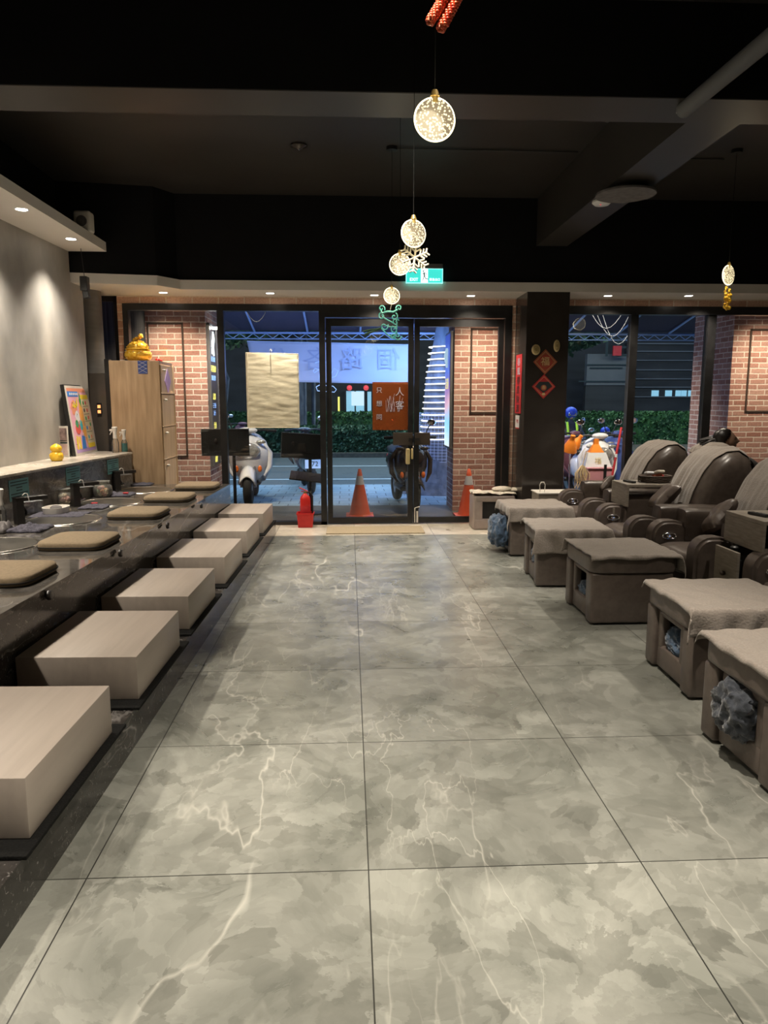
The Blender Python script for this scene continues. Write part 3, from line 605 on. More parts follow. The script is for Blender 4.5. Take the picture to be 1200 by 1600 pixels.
# poster: a framed print leaning back against the wall end
pa = P(116, 713, Z=.956); pb = P(152, 704, Z=.956)
pb.y = 8.17; pa.x += 0.02; pb.x += 0.02
t = thing('framed_poster', (pa+pb)/2, 'colourful framed print leaning on the ledge against the wall end', 'picture')
W_ = 0.46; Hh = 0.70
ang = math.atan2(pb.y-pa.y, pb.x-pa.x); W_ = (pb-pa).length
t.rotation_euler = (0, 0, ang)
Mt = Matrix.Rotation(-0.105, 4, 'X')
PM = []
def pbit(mb, name, m): o = mb.build(name, m, t); o.matrix_local = Mt; return o
pbit(MB().box((0, 0.018, Hh/2), (W_+0.02, 0.035, Hh+0.02), 0.002), 'frame', 'black_plastic')
pbit(MB().box((0, -0.001, Hh/2), (W_, 0.004, Hh)), 'mount', 'white_plastic')
for k, c in {'p_pink': (0.85, 0.45, 0.60), 'p_lilac': (0.55, 0.38, 0.75), 'p_red': (0.80, 0.12, 0.10), 'p_blue': (0.05, 0.25, 0.75), 'p_yellow': (0.95, 0.72, 0.05), 'p_green': (0.05, 0.38, 0.12), 'p_coral': (0.90, 0.35, 0.22), 'p_cream': (0.88, 0.78, 0.55), 'p_dark': (0.04, 0.04, 0.05), 'p_teal': (0.05, 0.45, 0.55), 'p_orange': (0.90, 0.42, 0.10), 'p_white': (0.85, 0.85, 0.88)}.items(): M[k] = mat(k, c, 0.45)
def shape(pts, m, lv, name='print_shape'):
    w, h = W_*0.9, Hh*0.93
    pbit(MB().extrude([((u-0.5)*w, Hh/2+(v-0.5)*h) for u, v in pts], 0.001, T(0, -0.0035-0.0006*lv, 0)), name, m)
def rect(a, b, c, d): return [(a, b), (c, b), (c, d), (a, d)]
def blob(cx, cy, rx, ry, n=14, j=0.0): return [(cx+rx*math.cos(2*PI*k/n)*(1+j*math.sin(3*k)), cy+ry*math.sin(2*PI*k/n)*(1+j*math.cos(2*k))) for k in range(n)]
shape(rect(0, 0, 1, 1), 'p_pink', 0, 'print_ground'); shape(rect(0, 0, 1, 0.07), 'p_lilac', 1); shape(rect(0, 0.94, 1, 1), 'p_coral', 1); shape(rect(0.0, 0.87, 0.5, 0.95), 'p_blue', 2)
[shape(blob(0.12+0.085*k, 0.91, 0.032, 0.022, 8), 'p_white', 3) for k in range(5)]; shape(rect(0.62, 0.08, 0.98, 0.90), 'p_cream', 2); shape(rect(0.60, 0.83, 0.98, 0.90), 'p_yellow', 3); shape(rect(0.62, 0.05, 0.98, 0.12), 'p_yellow', 3)
shape([(0.45, 0.30), (0.62, 0.10), (0.64, 0.45), (0.60, 0.80), (0.50, 0.84), (0.42, 0.60)], 'p_orange', 2); shape(blob(0.20, 0.70, 0.14, 0.11, j=0.2), 'p_coral', 2); shape(blob(0.30, 0.56, 0.10, 0.09, j=0.1), 'p_white', 3)
shape([(0.15, 0.72), (0.25, 0.80), (0.30, 0.74), (0.42, 0.86), (0.40, 0.72), (0.28, 0.69)], 'p_yellow', 4); shape(blob(0.24, 0.37, 0.12, 0.085), 'p_red', 4); shape(blob(0.22, 0.45, 0.07, 0.06), 'p_green', 5); shape(blob(0.42, 0.42, 0.07, 0.08), 'p_teal', 4)
shape([(0.30, 0.05), (0.50, 0.05), (0.50, 0.24), (0.36, 0.26)], 'p_blue', 4); shape([(0.05, 0.06), (0.13, 0.05), (0.16, 0.25), (0.08, 0.27)], 'p_yellow', 4); shape([(0.18, 0.06), (0.26, 0.05), (0.27, 0.24), (0.20, 0.25)], 'p_yellow', 4); shape([(0.50, 0.80), (0.56, 0.95), (0.60, 0.80), (0.57, 0.70)], 'p_green', 5)
for (u, v, c) in [(0.70, 0.77, 'p_green'), (0.82, 0.77, 'p_red'), (0.70, 0.65, 'p_dark'), (0.85, 0.65, 'p_red'), (0.72, 0.52, 'p_green'), (0.86, 0.53, 'p_red'), (0.90, 0.42, 'p_green'), (0.70, 0.37, 'p_blue'), (0.84, 0.36, 'p_coral'), (0.72, 0.22, 'p_teal'), (0.86, 0.22, 'p_coral')]: shape(blob(u, v, 0.035, 0.033, 10), c, 4)
rs_ = random.Random(12)
for k in range(26):
    u0, v0 = rs_.uniform(0.05, 0.58), rs_.uniform(0.08, 0.84); a_ = rs_.uniform(0, 3.1); l_ = rs_.uniform(0.03, 0.07); du, dv = l_*math.cos(a_), l_*0.7*math.sin(a_); shape([(u0, v0), (u0+du, v0+dv), (u0+du+0.012, v0+dv+0.006), (u0+0.012, v0+0.006)], rs_.choice(['p_dark', 'p_blue', 'p_white', 'p_red', 'p_teal', 'p_yellow']), 6)
for v in (0.71, 0.585, 0.47, 0.30, 0.165): shape([(0.66, v), (0.94, v+0.004), (0.94, v+0.010), (0.66, v+0.006)], 'p_dark', 4)
# teal notices on the backsplash
for (x0, y0, x1, y1, lb) in [(14, 746, 45, 783, 'teal notice on the backsplash nearest the camera, behind the first tap'), (103, 727.5, 125, 759, 'middle teal notice on the backsplash above the pale jar'), (167.5, 715.5, 185, 742, 'farthest teal notice on the backsplash near the cabinet')]:
    def onb(px, py):                                     # the backsplash plane
        a, b = Vector(fl[1]+(0,)), Vector(fl[2]+(0,)); d = (b-a); n = Vector((d.y, -d.x, 0)).normalized(); r = ray(px, py); c = Vector((0, 0, CAMZ)); return c + r*((a-c).dot(n)/r.dot(n)), n
    A, n = onb((x0+x1)/2, (y0+y1)/2); L_, _ = onb(x0, (y0+y1)/2); R_, _ = onb(x1, (y0+y1)/2); Tp, _ = onb((x0+x1)/2, y0+2)
    w_ = (R_-L_).length; h_ = 2*(Tp.z-A.z); A.z = min(A.z, 0.93-h_/2)
    t = thing('notice_sheet', A + n*0.002, lb, 'notice', 'teal notices on the backsplash', math.atan2(n.y, n.x)+PI/2)
    MB().box((0, -0.001, 0), (w_, 0.002, h_)).build('sheet', 'teal_paper', t)
    ln = MB()
    for k in range(6): ln.box((0.0 if k != 3 else 0.0, -0.0025, h_*(0.38-0.14*k)), (w_*(0.85 if k not in (2, 3) else 0.3), 0.001, h_*0.045))
    ln.build('printed_lines', 'ink', t)
# cabinet beside the bench end
cb = P(250, 755, Z=.6); t = thing('wooden_cabinet', (-2.33, 8.42, 0.0), 'tall oak locker cabinet at the end of the wash bench', 'cabinet')
cx0, cx1, cy0, cy1, cz = -2.58, -2.045, 8.13, 8.72, 1.93
def cab(mb, n, m, par=None):
    o = mb.build(n, m, par or t)
    if par is None: o.location = -t.location
    return o
cab(MB().b2((cx0, cy0, 0), (cx1, cy1, cz), 0.003), 'carcass', 'wood')
zs = [0.02, 0.50, 0.86, 1.22, 1.58, 1.90]
for k in range(5):
    d = cab(MB().b2((cx1, cy0+0.02, zs[k]+0.012), (cx1+0.012, cy1-0.02, zs[k+1]-0.012), 0.003), 'door', 'wood_pale_lit')
    MB().b2((cx1+0.006, cy0+0.01, zs[k]-0.004), (cx1+0.022, cy1-0.01, zs[k]+0.012), 0.002).b2((cx1+0.006, cy1-0.03, zs[k]+0.01), (cx1+0.022, cy1-0.005, zs[k+1]), 0.002).build('door_frame', 'wood_pale_lit', d)
    MB().ball((cx1+0.03, cy0+0.10, zs[k+1]-0.07), 0.02, (1, 1.5, 0.7)).build('knob', 'white_plastic', d, smooth=60)
MB().extrude([(-0.14, 0), (0, -0.14), (0.14, 0), (0, 0.14)], 0.003, T(cx1+0.016, 8.42, 1.72) @ Matrix.Rotation(PI/2, 4, 'Z')).build('diamond_paper', 'p_lilac', t).location = -t.location
cab(MB().b2((-2.27, cy0-0.004, 1.79), (-2.17, cy0-0.001, 1.93)), 'blue_label', 'scooter_blue')
lb = MB()
for k in range(3): lb.tube([(-2.265, cy0-0.005, 1.80+0.04*k), (-2.175, cy0-0.005, 1.85+0.04*k)], 0.0015, 4).tube([(-2.175, cy0-0.005, 1.80+0.04*k), (-2.265, cy0-0.005, 1.85+0.04*k)], 0.0015, 4)
cab(lb, 'label_lines', 'white_plastic')
# gold incense pot on the cabinet
t = thing('gold_treasure_pot', (-2.325, 8.36, 1.931), 'ornate golden treasure pot heaped with gold on top of the cabinet', 'ornament')
MB().lathe([(0.09, 0), (0.135, 0.03), (0.148, 0.07), (0.135, 0.105), (0.118, 0.118), (0.132, 0.124), (0.134, 0.136), (0.115, 0.14), (0, 0.142)], seg=40).ball((0, -0.145, 0.07), 0.035, (1, 0.25, 0.8)).build('pot', 'gold', t, smooth=45)
hp = MB(); r2 = random.Random(5)
hp.loft([sring(0, 0, 0.14, 0.112, 0.112, 24, 2), sring(0, 0, 0.165, 0.108, 0.108, 24, 2), sring(0, 0, 0.195, 0.085, 0.085, 24, 2), sring(0, 0, 0.215, 0.04, 0.04, 24, 2)])
for k in range(150):
    a = r2.random()*2*PI; q = r2.random()**0.7; rad = 0.112*q; hgt = 0.15+0.068*(1-q**2.2)
    hp.ball((rad*math.cos(a), rad*math.sin(a), hgt+0.006*r2.random()), 0.007+0.008*r2.random(), (1.3, 1, 0.8), 8)
for k in range(44): t_ = k/44; hp.ball((-0.03+0.085*t_+0.020*r2.uniform(-1, 1), 0.02*r2.uniform(-1, 1), 0.225+0.060*t_+0.014*r2.uniform(-1, 1)), 0.008+0.006*r2.random(), (1, 1, 0.9), 8)
hp.build('gold_heap', 'gold', t, smooth=60)
MB().cyl((0.10, -0.03, 0.15), (0.115, -0.03, 0.19), 0.014, 0.004).cyl((0.10, -0.03, 0.13), (0.10, -0.03, 0.15), 0.008).build('side_flame', 'gold', t, smooth=60)
d_ = MB()
for k in range(50):
    a = r2.random()*2*PI; z = 0.03+0.08*r2.random(); d_.ball((0.143*math.cos(a), 0.143*math.sin(a), z), 0.006, seg=6)
d_.build('relief_dots', 'gold_dark', t)
o = MB().ball((0, 0, 0.02), 0.026, (1, 1.4, 0.8)).ball((0.03, 0.03, 0.012), 0.015).build('red_ornament', 'red', smooth=60); o.location = (-2.13, 8.42, 1.931); tag(o, 'small red ornament on the cabinet top beside the gold pot', 'ornament')
# switch box with orange lights on the dark panel
t = thing('wall_switch', (-2.76, 8.294, 1.41), 'black switch plate with two orange lights on the dark niche panel', 'switch')
MB().box((0, 0, 0), (0.055, 0.012, 0.14), 0.003).build('plate', 'black_plastic', t)
M['orange_glow'] = mat('orange_glow', (0.9, 0.3, 0.1), 0.4, emit=(1.0, 0.32, 0.10), es=1.6)
for z in (0.028, -0.028): MB().box((0, -0.008, z), (0.034, 0.004, 0.034), 0.002).build('indicator', 'orange_glow', t)
# speaker on the soffit and hanging speaker
t = thing('soffit_speaker', (-2.52, 7.45, 3.09), 'small white speaker sitting on top of the left soffit', 'speaker')
MB().box((0, 0, 0.10), (0.16, 0.14, 0.2), 0.03, 4).build('body', 'white_plastic', t, smooth=40); MB().cyl((0, -0.06, 0.1), (0, -0.075, 0.1), 0.05).build('grille', 'cloth_grey', t)
t = thing('hanging_speaker', (P(133, 452, Y=7.7).x, 7.7, 2.66), 'small black box speaker hanging by the end of the plaster wall', 'speaker')
MB().box((0, 0, 0), (0.07, 0.09, 0.14), 0.006).box((0.01, 0, -0.10), (0.06, 0.07, 0.08), 0.01, rot=Matrix.Rotation(-0.2, 4, 'Y')).build('body', 'black_plastic', t); MB().cyl((0, 0, 0.07), (-0.02, 0, 0.35), 0.003).build('hanger', 'black_plastic', t)

# ================================================================== RECESSED LAMPS
def downlight(x, y, z, label, r=0.045, g='recessed ceiling lamps'):
    t = thing('recessed_lamp', (x, y, z), label, 'lamp', g)
    MB().lathe([(r, 0.0), (r+0.012, -0.004), (r+0.016, 0.0)], seg=28).build('trim_ring', 'white', t, smooth=60)
    MB().cyl((0, 0, 0.0), (0, 0, -0.003), r).build('lens', 'lamp_face', t)
for k, y in enumerate(LEFT_LAMPS_Y[:2]):
    q = [P(111, 374, Z=2.995), P(34, 328, Z=2.995)][k]
    downlight(q.x, q.y, 2.999, ['lit recessed lamp near the end of the left soffit', 'lit recessed lamp of the left soffit nearer the camera'][k], 0.042, 'lamps of the left soffit')
for k, (px, py) in enumerate([(255, 457), (422, 458), (585, 461), (736, 462), (950, 462), (1076, 462)]):
    q = P(px, py, Z=2.70); downlight(q.x, min(q.y, 8.72), 2.699, 'lit recessed lamp of the front soffit, ' + ['above the oak cabinet', 'above the cream hanging cloth', 'behind the farthest disc pendant', 'above the right door leaf', 'right of the dark pillar', 'above the brick column at the right'][k], 0.042, 'lamps of the front soffit')

# ================================================================== PENDANTS
def pendant(px, py, D, label, yaw=0.0, topz=ZC):
    d = FPX*D/(2*{679: 33.5, 646: 21.5, 625: 17, 612: 13, 1138: 15.5}[px]); c = Vector((0, 0, CAMZ)) + ray(px, py)*d
    t = thing('disc_pendant', c, label, 'pendant lamp', 'glowing disc pendants', yaw); r = D/2
    MB().lathe([(0, -0.008), (r*0.9, -0.008), (r*0.9, 0.008), (0, 0.008)], seg=48, axis=(0, 1, 0)).build('disc', 'bubble', t, smooth=30)
    ring = [(math.cos(2*PI*k/48)*r*0.95, 0, math.sin(2*PI*k/48)*r*0.95) for k in range(48)]
    MB().tube(ring, r*0.042, 8, True).build('rim', 'ring', t, smooth=60)
    MB().cyl((0, 0, r*0.72), (0, 0, r*1.0), 0.012).cyl((0, 0, r*1.0), (0, 0, r*1.28), 0.017, 0.010).build('socket', 'brass', t, smooth=40)
    MB().cyl((0, 0, r*1.2), (0, 0, topz-c.z-0.02), 0.0015, seg=8).build('cord', 'cord_dark', t)
    MB().cyl((0, 0, topz-c.z-0.03), (0, 0, topz-c.z), 0.05).build('canopy', 'black_plastic', t, smooth=40)
    d_ = bpy.data.lights.new('pendant_glow', 'POINT'); d_.energy = 1.0; d_.color = (1.0, 0.85, 0.55); d_.shadow_soft_size = 0.07
    lo = bpy.data.objects.new('pendant_glow', d_); COL.objects.link(lo); lo.location = c + Vector((0, -0.09, 0)); return c
c1 = pendant(679, 187, 0.15, 'largest looking glowing disc pendant, nearest the camera under the red tinsel', 0.1)
c2 = pendant(646, 365, 0.15, 'glowing disc pendant with the snowflake just below it', 0.35)
c3 = pendant(625, 413, 0.15, 'glowing disc pendant left of the green exit sign', -0.1)
c4 = pendant(612, 462, 0.15, 'farthest glowing disc pendant, above the teal scroll ornament', 0.1)
c5 = pendant(1138, 430, 0.18, 'lone glowing disc pendant on the right above a gold ornament', 0.5)
# cable across the ceiling
o = MB().tube([(c4.x, c4.y, ZC-0.012), (2.05, c4.y+0.02, ZC-0.012)], 0.006).build('ceiling_cable', 'black_plastic'); tag(o, 'thin black cable crossing the dark ceiling to the pendant', 'cable')
o = MB().tube([(2.75, 6.93, ZC-0.012), (c5.x, 6.93, ZC-0.012)], 0.006).build('ceiling_cable', 'black_plastic'); tag(o, 'thin black cable on the ceiling at the right pendant', 'cable')
# snowflake
sc = P(650, 398, Y=c2.y-0.05); sf = MB()
for k in range(6):
    a = k*PI/3+0.4; dx, dz = math.cos(a), math.sin(a); L = 0.075; sf.tube([(0, 0, 0), (dx*L, 0, dz*L)], 0.006, 6)
    for q in (0.4, 0.65, 0.9):
        for sgn in (-1, 1):
            b = a+sgn*0.95; l2 = 0.032*(1.2-q*0.5); sf.tube([(dx*L*q, 0, dz*L*q), (dx*L*q+math.cos(b)*l2, 0, dz*L*q+math.sin(b)*l2)], 0.005, 6)
t = sf.build('snowflake_ornament', 'snow', smooth=60); t.location = (sc.x, c2.y+0.03, sc.z); tag(t, 'white glittering snowflake hanging below the second disc pendant', 'ornament')
MB().tube([(0, 0, 0.06), (c2.x-sc.x, -0.03, c2.z-0.07-sc.z)], 0.0012, 4).build('thread', 'white_plastic', t)
# teal scroll ornament
oc = P(609, 500, Y=c4.y); t = thing('teal_ornament', oc, 'teal glitter scroll ornament hanging below the farthest disc pendant', 'ornament')
def spiral(cx, cz, r, a0, turns, sgn=1):
    return [(cx + r*(1-k/22)*math.cos(a0+sgn*turns*2*PI*k/20), 0, cz + r*(1-k/22)*math.sin(a0+sgn*turns*2*PI*k/20)) for k in range(20)]
tm = MB()
for (cx, cz, r, a0, tt, sg) in [(-0.075, 0.10, 0.032, -0.5, 1.2, 1), (0.085, 0.105, 0.030, 3.6, 1.2, -1), (-0.07, 0.035, 0.034, 1.5, 1.2, 1), (0.04, 0.03, 0.035, 1.2, 1.2, -1), (0.055, -0.02, 0.034, 0.5, 1.3, 1), (-0.05, -0.055, 0.038, 0.5, 1.3, -1), (0.045, -0.085, 0.036, 2.0, 1.3, 1), (0.07, -0.14, 0.040, 0.0, 1.3, -1), (0.03, -0.15, 0.03, 0.0, 1.3, 1)]: tm.tube(spiral(cx, cz, r, a0, tt, sg), 0.0065, 6)
tm.tube([(-0.09, 0, 0.10), (-0.07, 0, 0.06), (-0.02, 0, 0.075), (0.03, 0, 0.07), (0.07, 0, 0.09)], 0.010, 6).tube([(-0.07, 0, 0.03), (-0.02, 0, 0.0), (0.04, 0, -0.03)], 0.007, 6).tube([(-0.06, 0, -0.04), (0.0, 0, -0.06), (0.06, 0, -0.06)], 0.006, 6).tube([(-0.08, 0, -0.07), (-0.02, 0, -0.13), (0.06, 0, -0.17)], 0.007, 6).tube([(0.06, 0, 0.02), (0.065, 0, -0.05), (0.06, 0, -0.12)], 0.008, 6)
tm.build('scroll', 'teal_glitter', t, smooth=60)
MB().tube([(-0.07, 0, -0.065), (-0.12, 0, -0.085), (-0.17, 0, -0.085), (-0.24, 0, -0.105)], [0.005, 0.012, 0.007, 0.014], 6).tube([(-0.08, 0, -0.08), (-0.13, 0, -0.095), (-0.18, 0, -0.11), (-0.23, 0, -0.13)], [0.005, 0.009, 0.012, 0.010], 6).build('tail', 'leaf_dark', t, smooth=60)
MB().tube([(0, 0, 0.07), (c4.x-oc.x, 0, c4.z-0.07-oc.z)], 0.0012, 4).build('thread', 'white_plastic', t)
# gold ornament under the right pendant
oc = P(1137, 466, Y=c5.y); g = MB(); r2 = random.Random(9)
for k in range(46): g.ball((0.028*(r2.random()-0.5)*2, 0.02*(r2.random()-0.5), 0.095*(r2.random()*2-1)), 0.008+0.008*r2.random(), (1, 0.7, 1.2), 6)
t = g.build('gold_ornament', 'gold', smooth=60); t.location = oc; tag(t, 'gold tinsel ornament hanging below the right disc pendant', 'ornament'); MB().tube([(0, 0, 0.08), (c5.x-oc.x, 0, c5.z-0.08-oc.z)], 0.0012, 4).build('thread', 'white_plastic', t)
# red tinsel ornament at the top edge
t = thing('red_ornament', (0.20, 1.60, 2.35), 'red beaded twin strand ornament hanging at the top of the view', 'ornament')
base = t.location
for k, (x0, y0, x1, y1) in enumerate([(671, 36, 710, -30), (688, 47, 728, -30)]):
    a = P(x0, y0, Y=1.60)-base; b = P(x1, y1, Y=1.60)-base; m_ = MB(); m_.tube([a, b], 0.010, 8)
    n = int((b-a).length/0.0055)
    for i in range(n+1):
        q = a.lerp(b, i/n); f_ = min(1, (i+1)/3)
        for j in range(9): an = j*2*PI/9+i*0.35; m_.ball(q+Vector((math.cos(an)*0.010*f_, math.sin(an)*0.012*f_, 0.003*math.sin(an))), 0.0036, seg=6)
    m_.build('beaded_strand', 'red_glitter', t, smooth=60)
MB().tube([(0.03, 0, 0.13), (0.03, 0, ZC-2.35)], 0.0012, 4).build('thread', 'black_plastic', t)
# ceiling fixtures
q = P(978, 293, Z=3.2); t = thing('ceiling_disc_speaker', (q.x, q.y, 3.2), 'round grey disc plate under the ceiling beam', 'ceiling plate')
MB().cyl((0, 0, -0.045), (0, 0, -0.06), 0.235, seg=48).build('disc', 'cloth_grey', t, smooth=40); MB().cyl((0, 0, 0), (0, 0, -0.045), 0.12, seg=32).build('mount', 'black_plastic', t, smooth=40)
q = P(944, 314, Z=3.2); t = thing('smoke_detector', (q.x-0.02, q.y, 3.2), 'small white smoke detector with red light on the beam', 'smoke detector')
MB().lathe([(0.08, 0), (0.082, -0.015), (0.06, -0.035), (0, -0.04)], seg=32).build('body', 'white', t, smooth=40); MB().ball((-0.02, -0.03, -0.036), 0.007).build('status_light', 'lit_red', t)
q = P(467, 226, Z=ZC); t = thing('ceiling_sensor', (q.x, q.y, ZC), 'small dark round sensor on the recessed ceiling', 'sensor'); MB().lathe([(0.07, 0), (0.075, -0.015), (0.03, -0.03), (0, -0.05)], seg=28).build('body', 'pillar', t, smooth=40)
a = P(1068, 172, Z=3.17); b = Vector((3.9, 2.6, 3.17)); b = P(1215, 50, Z=3.17)
t = MB(); dd = (b-a).normalized(); t.tube([a, b+dd*0.8], 0.045, 16); o = t.build('ceiling_pipe', 'facade_grey', smooth=60); tag(o, 'grey pipe crossing the dark ceiling at the top right', 'pipe')
o.parent = None
q = P(1063, 171, Z=3.18); o = MB().box((0, 0, 0), (0.035, 0.035, 0.035), 0.003).build('pipe_bracket', 'white_plastic'); o.location = (q.x, q.y, 3.18); tag(o, 'small pale square bracket at the end of the ceiling pipe', 'bracket')
# exit sign
t = thing('exit_sign', (0.838, 8.27, 2.87), 'lit green exit sign with running figure above the doors', 'sign'); sx, sz = 0.40, 0.155
MB().box((0, 0, 0.085), (0.40, 0.06, 0.05), 0.004).build('housing', 'silver', t)
MB().box((0, 0, -0.015), (sx, 0.012, sz)).build('panel', 'exit_green', t)
e = MB(); e.box((0, -0.002, 0.06), (sx, 0.014, 0.007)).box((0, -0.002, -0.09), (sx, 0.014, 0.007)).box((-sx/2, -0.002, -0.015), (0.007, 0.014, sz)).box((sx/2, -0.002, -0.015), (0.007, 0.014, sz)); e.build('edge', 'exit_edge', t)
MB().box((0, -0.008, -0.013), (0.075, 0.004, 0.145)).build('pictogram_door', 'exit_white', t)
mn = MB(); mn.ball((-0.012, -0.012, 0.035), 0.009, (1, .3, 1)).tube([(-0.006, -0.012, 0.02), (0.0, -0.012, -0.015)], 0.008, 6).tube([(0, -0.012, -0.015), (-0.012, -0.012, -0.04), (-0.018, -0.012, -0.065)], 0.005, 6).tube([(0, -0.012, -0.015), (0.013, -0.012, -0.045), (0.04, -0.012, -0.05)], 0.005, 6).tube([(-0.026, -0.012, 0.0), (-0.008, -0.012, 0.018), (0.02, -0.012, 0.01), (0.028, -0.012, -0.005)], 0.004, 6); mn.build('running_figure', 'exit_dark', t)
text('EXIT', 0.045, T(-0.115, -0.009, -0.055) @ FACE_CAM, 'exit_white', 'lettering', t); text('緊急出口', 0.030, T(0.115, -0.009, -0.055) @ FACE_CAM, 'exit_white', 'lettering', t)

# ================================================================== FRONT: mat, extinguisher, cloth, pillar decorations
o = MB().b2((-0.268, 8.17, 0.001), (0.86, 8.62, 0.014), 0.003).build('door_mat', 'rug'); tag(o, 'beige woven door mat in front of the glass doors', 'door mat')
t = thing('fire_extinguisher', (-0.53, 8.70, 0.03), 'red fire extinguisher standing in a red box by the window', 'fire extinguisher')
MB().lathe([(0.055, 0), (0.062, 0.015), (0.062, 0.30), (0.055, 0.335), (0.03, 0.36), (0.02, 0.375), (0.0, 0.376)], seg=28).build('cylinder', 'red', t, smooth=40)
MB().cyl((0, 0, 0.37), (0, 0, 0.40), 0.018).build('valve', 'brass', t, smooth=40)
MB().tube([(0.03, 0, 0.40), (-0.02, 0, 0.42), (-0.07, 0, 0.445)], 0.007).tube([(0.03, 0, 0.39), (-0.05, 0, 0.40)], 0.006).build('lever', 'red', t, smooth=60)
MB().tube([(0.015, 0, 0.39), (0.06, 0, 0.385), (0.085, 0, 0.34), (0.085, 0, 0.12), (0.08, 0, 0.05)], 0.010).build('hose', 'black_plastic', t, smooth=60)
MB().lathe([(0.063, 0.12), (0.0635, 0.13), (0.0635, 0.22), (0.063, 0.23)], seg=28).build('label_band', 'red_paper', t, smooth=40)
t = thing('red_box', (-0.53, 8.70, 0.0), 'red plastic box holding the fire extinguisher', 'box')
m_ = MB(); m_.loft([[(-0.085, -0.07, 0.0), (0.085, -0.07, 0), (0.085, 0.07, 0), (-0.085, 0.07, 0)], [(-0.098, -0.085, 0.17), (0.098, -0.085, 0.17), (0.098, 0.085, 0.17), (-0.098, 0.085, 0.17)], [(-0.09, -0.077, 0.17), (0.09, -0.077, 0.17), (0.09, 0.077, 0.17), (-0.09, 0.077, 0.17)], [(-0.078, -0.063, 0.012), (0.078, -0.063, 0.012), (0.078, 0.063, 0.012), (-0.078, 0.063, 0.012)]]); m_.build('body', 'red', t)
m_ = MB()
for a, b in (((-0.104, -0.092, 0.158), (0.104, -0.082, 0.175)), ((-0.104, 0.082, 0.158), (0.104, 0.092, 0.175)), ((-0.104, -0.085, 0.158), (-0.094, 0.085, 0.175)), ((0.094, -0.085, 0.158), (0.104, 0.085, 0.175))): m_.b2(a, b, 0.002)
m_.build('rim', 'red', t)
# cream cloth hanging in front of the window
a = P(384, 551, Y=8.80); b = P(468, 668, Y=8.80)
def cl(u, v):
    x = a.x + (b.x-a.x)*u + 0.012*v*(1-2*u)*0; z = a.z + (b.z-a.z)*v - (0.015*u if v < 0.1 else 0) 
    return Vector((x, 8.795 + 0.0035*nz(u*2, v*8, 3) + 0.0035*nz(u*4, v*22+0.5, 9), z))
t = thing('hanging_cloth', (0, 8.8, 0), 'plain cream canvas sheet hung against the left window', 'cloth sheet')
o = MB().grid(cl, 30, 60).build('cloth', 'canvas', t, smooth=60, solid=0.006); o.location = -t.location
hm = MB(); hm.tube([cl(u/10, 0.0) for u in range(11)], 0.005, 6).tube([cl(u/10, 1.0) for u in range(11)], 0.006, 6).tube([cl(0.03, v/20)+Vector((0, -.004, 0)) for v in range(21)], 0.002, 4).tube([cl(0.0, v/20) for v in range(21)], 0.004, 6).tube([cl(1.0, v/20) for v in range(21)], 0.004, 6)
o = hm.build('hem', 'canvas', t, smooth=60); o.location = -t.location
q = P(423, 549, Y=8.80); o = MB().tube([q+Vector((-0.012, -0.01, 0)), q+Vector((0, -0.01, 0.028)), q+Vector((0.0, 0.062, 0.03)), q+Vector((0.012, -0.01, 0))], 0.003, 6).build('hook', 'white_plastic', t); o.location = -t.location
o = MB().tube([q+Vector((0, -0.02, 0)), q+Vector((0.002, -0.02, -0.25))], 0.002, 5).build('cord', 'black_plastic', t); o.location = -t.location
# translucent orange sheet with lettering laid over the door glass
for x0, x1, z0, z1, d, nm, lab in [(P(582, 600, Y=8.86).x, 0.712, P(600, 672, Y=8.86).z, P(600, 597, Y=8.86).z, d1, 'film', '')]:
    o = MB().b2((x0, 8.8585, z0), (x1, 8.8600, z1)).build('orange_sheet', 'film'); tag(o, 'translucent orange sheet with white characters on the left door glass', 'poster')
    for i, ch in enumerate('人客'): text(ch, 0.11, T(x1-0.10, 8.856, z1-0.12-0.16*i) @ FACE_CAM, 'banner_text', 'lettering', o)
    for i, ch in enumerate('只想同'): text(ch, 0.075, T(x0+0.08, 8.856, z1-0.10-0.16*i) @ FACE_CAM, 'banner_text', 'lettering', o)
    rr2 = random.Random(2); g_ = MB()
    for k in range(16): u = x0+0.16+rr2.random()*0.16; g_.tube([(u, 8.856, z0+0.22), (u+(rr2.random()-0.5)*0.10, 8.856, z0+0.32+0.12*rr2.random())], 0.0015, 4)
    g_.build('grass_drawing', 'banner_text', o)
# pillar decorations
def onpil(px, py): return P(px, py, Y=8.296)
t = thing('door_couplet', (0, 0, 0), 'narrow vertical red paper couplet with black brushwork beside the pillar', 'paper banner')
xs = 1.989; FXm = Matrix.Rotation(-PI/2, 4, 'Z') @ FACE_CAM
ya, yb = P(814.5, 600, X=xs).y, P(805.5, 600, X=xs).y; ym = (ya+yb)/2
za, zb = P(810, 554, Y=ym).z, P(810, 646, Y=ym).z
MB().b2((xs, ya, zb), (xs+0.003, yb, za)).build('red_strip', 'red_paper', t)
for i, ch in enumerate('春風得意財源'): text(ch, 0.13, T(xs-0.002, ym, za-0.09-0.108*i) @ FXm @ Matrix.Diagonal((1.2, 0.75, 1, 1)), 'ink' if i > 1 else 'banner_text', 'brush_character', t)
t2 = thing('white_tag', (0, 0, 0), 'small white tag with red writing hanging below the red couplet', 'tag')
zt, zu = P(809, 649, Y=ym).z, P(809, 668, Y=ym).z
MB().b2((xs, ya+0.06, zu), (xs+0.003, yb-0.04, zt)).build('card', 'white', t2); text('平安', 0.05, T(xs-0.002, ym, (zt+zu)/2) @ FXm, 'red_paper', 'writing', t2); MB().b2((xs, ya+0.06, zu-0.015), (xs+0.003, yb-0.06, zu)).build('red_end', 'red_paper', t2)
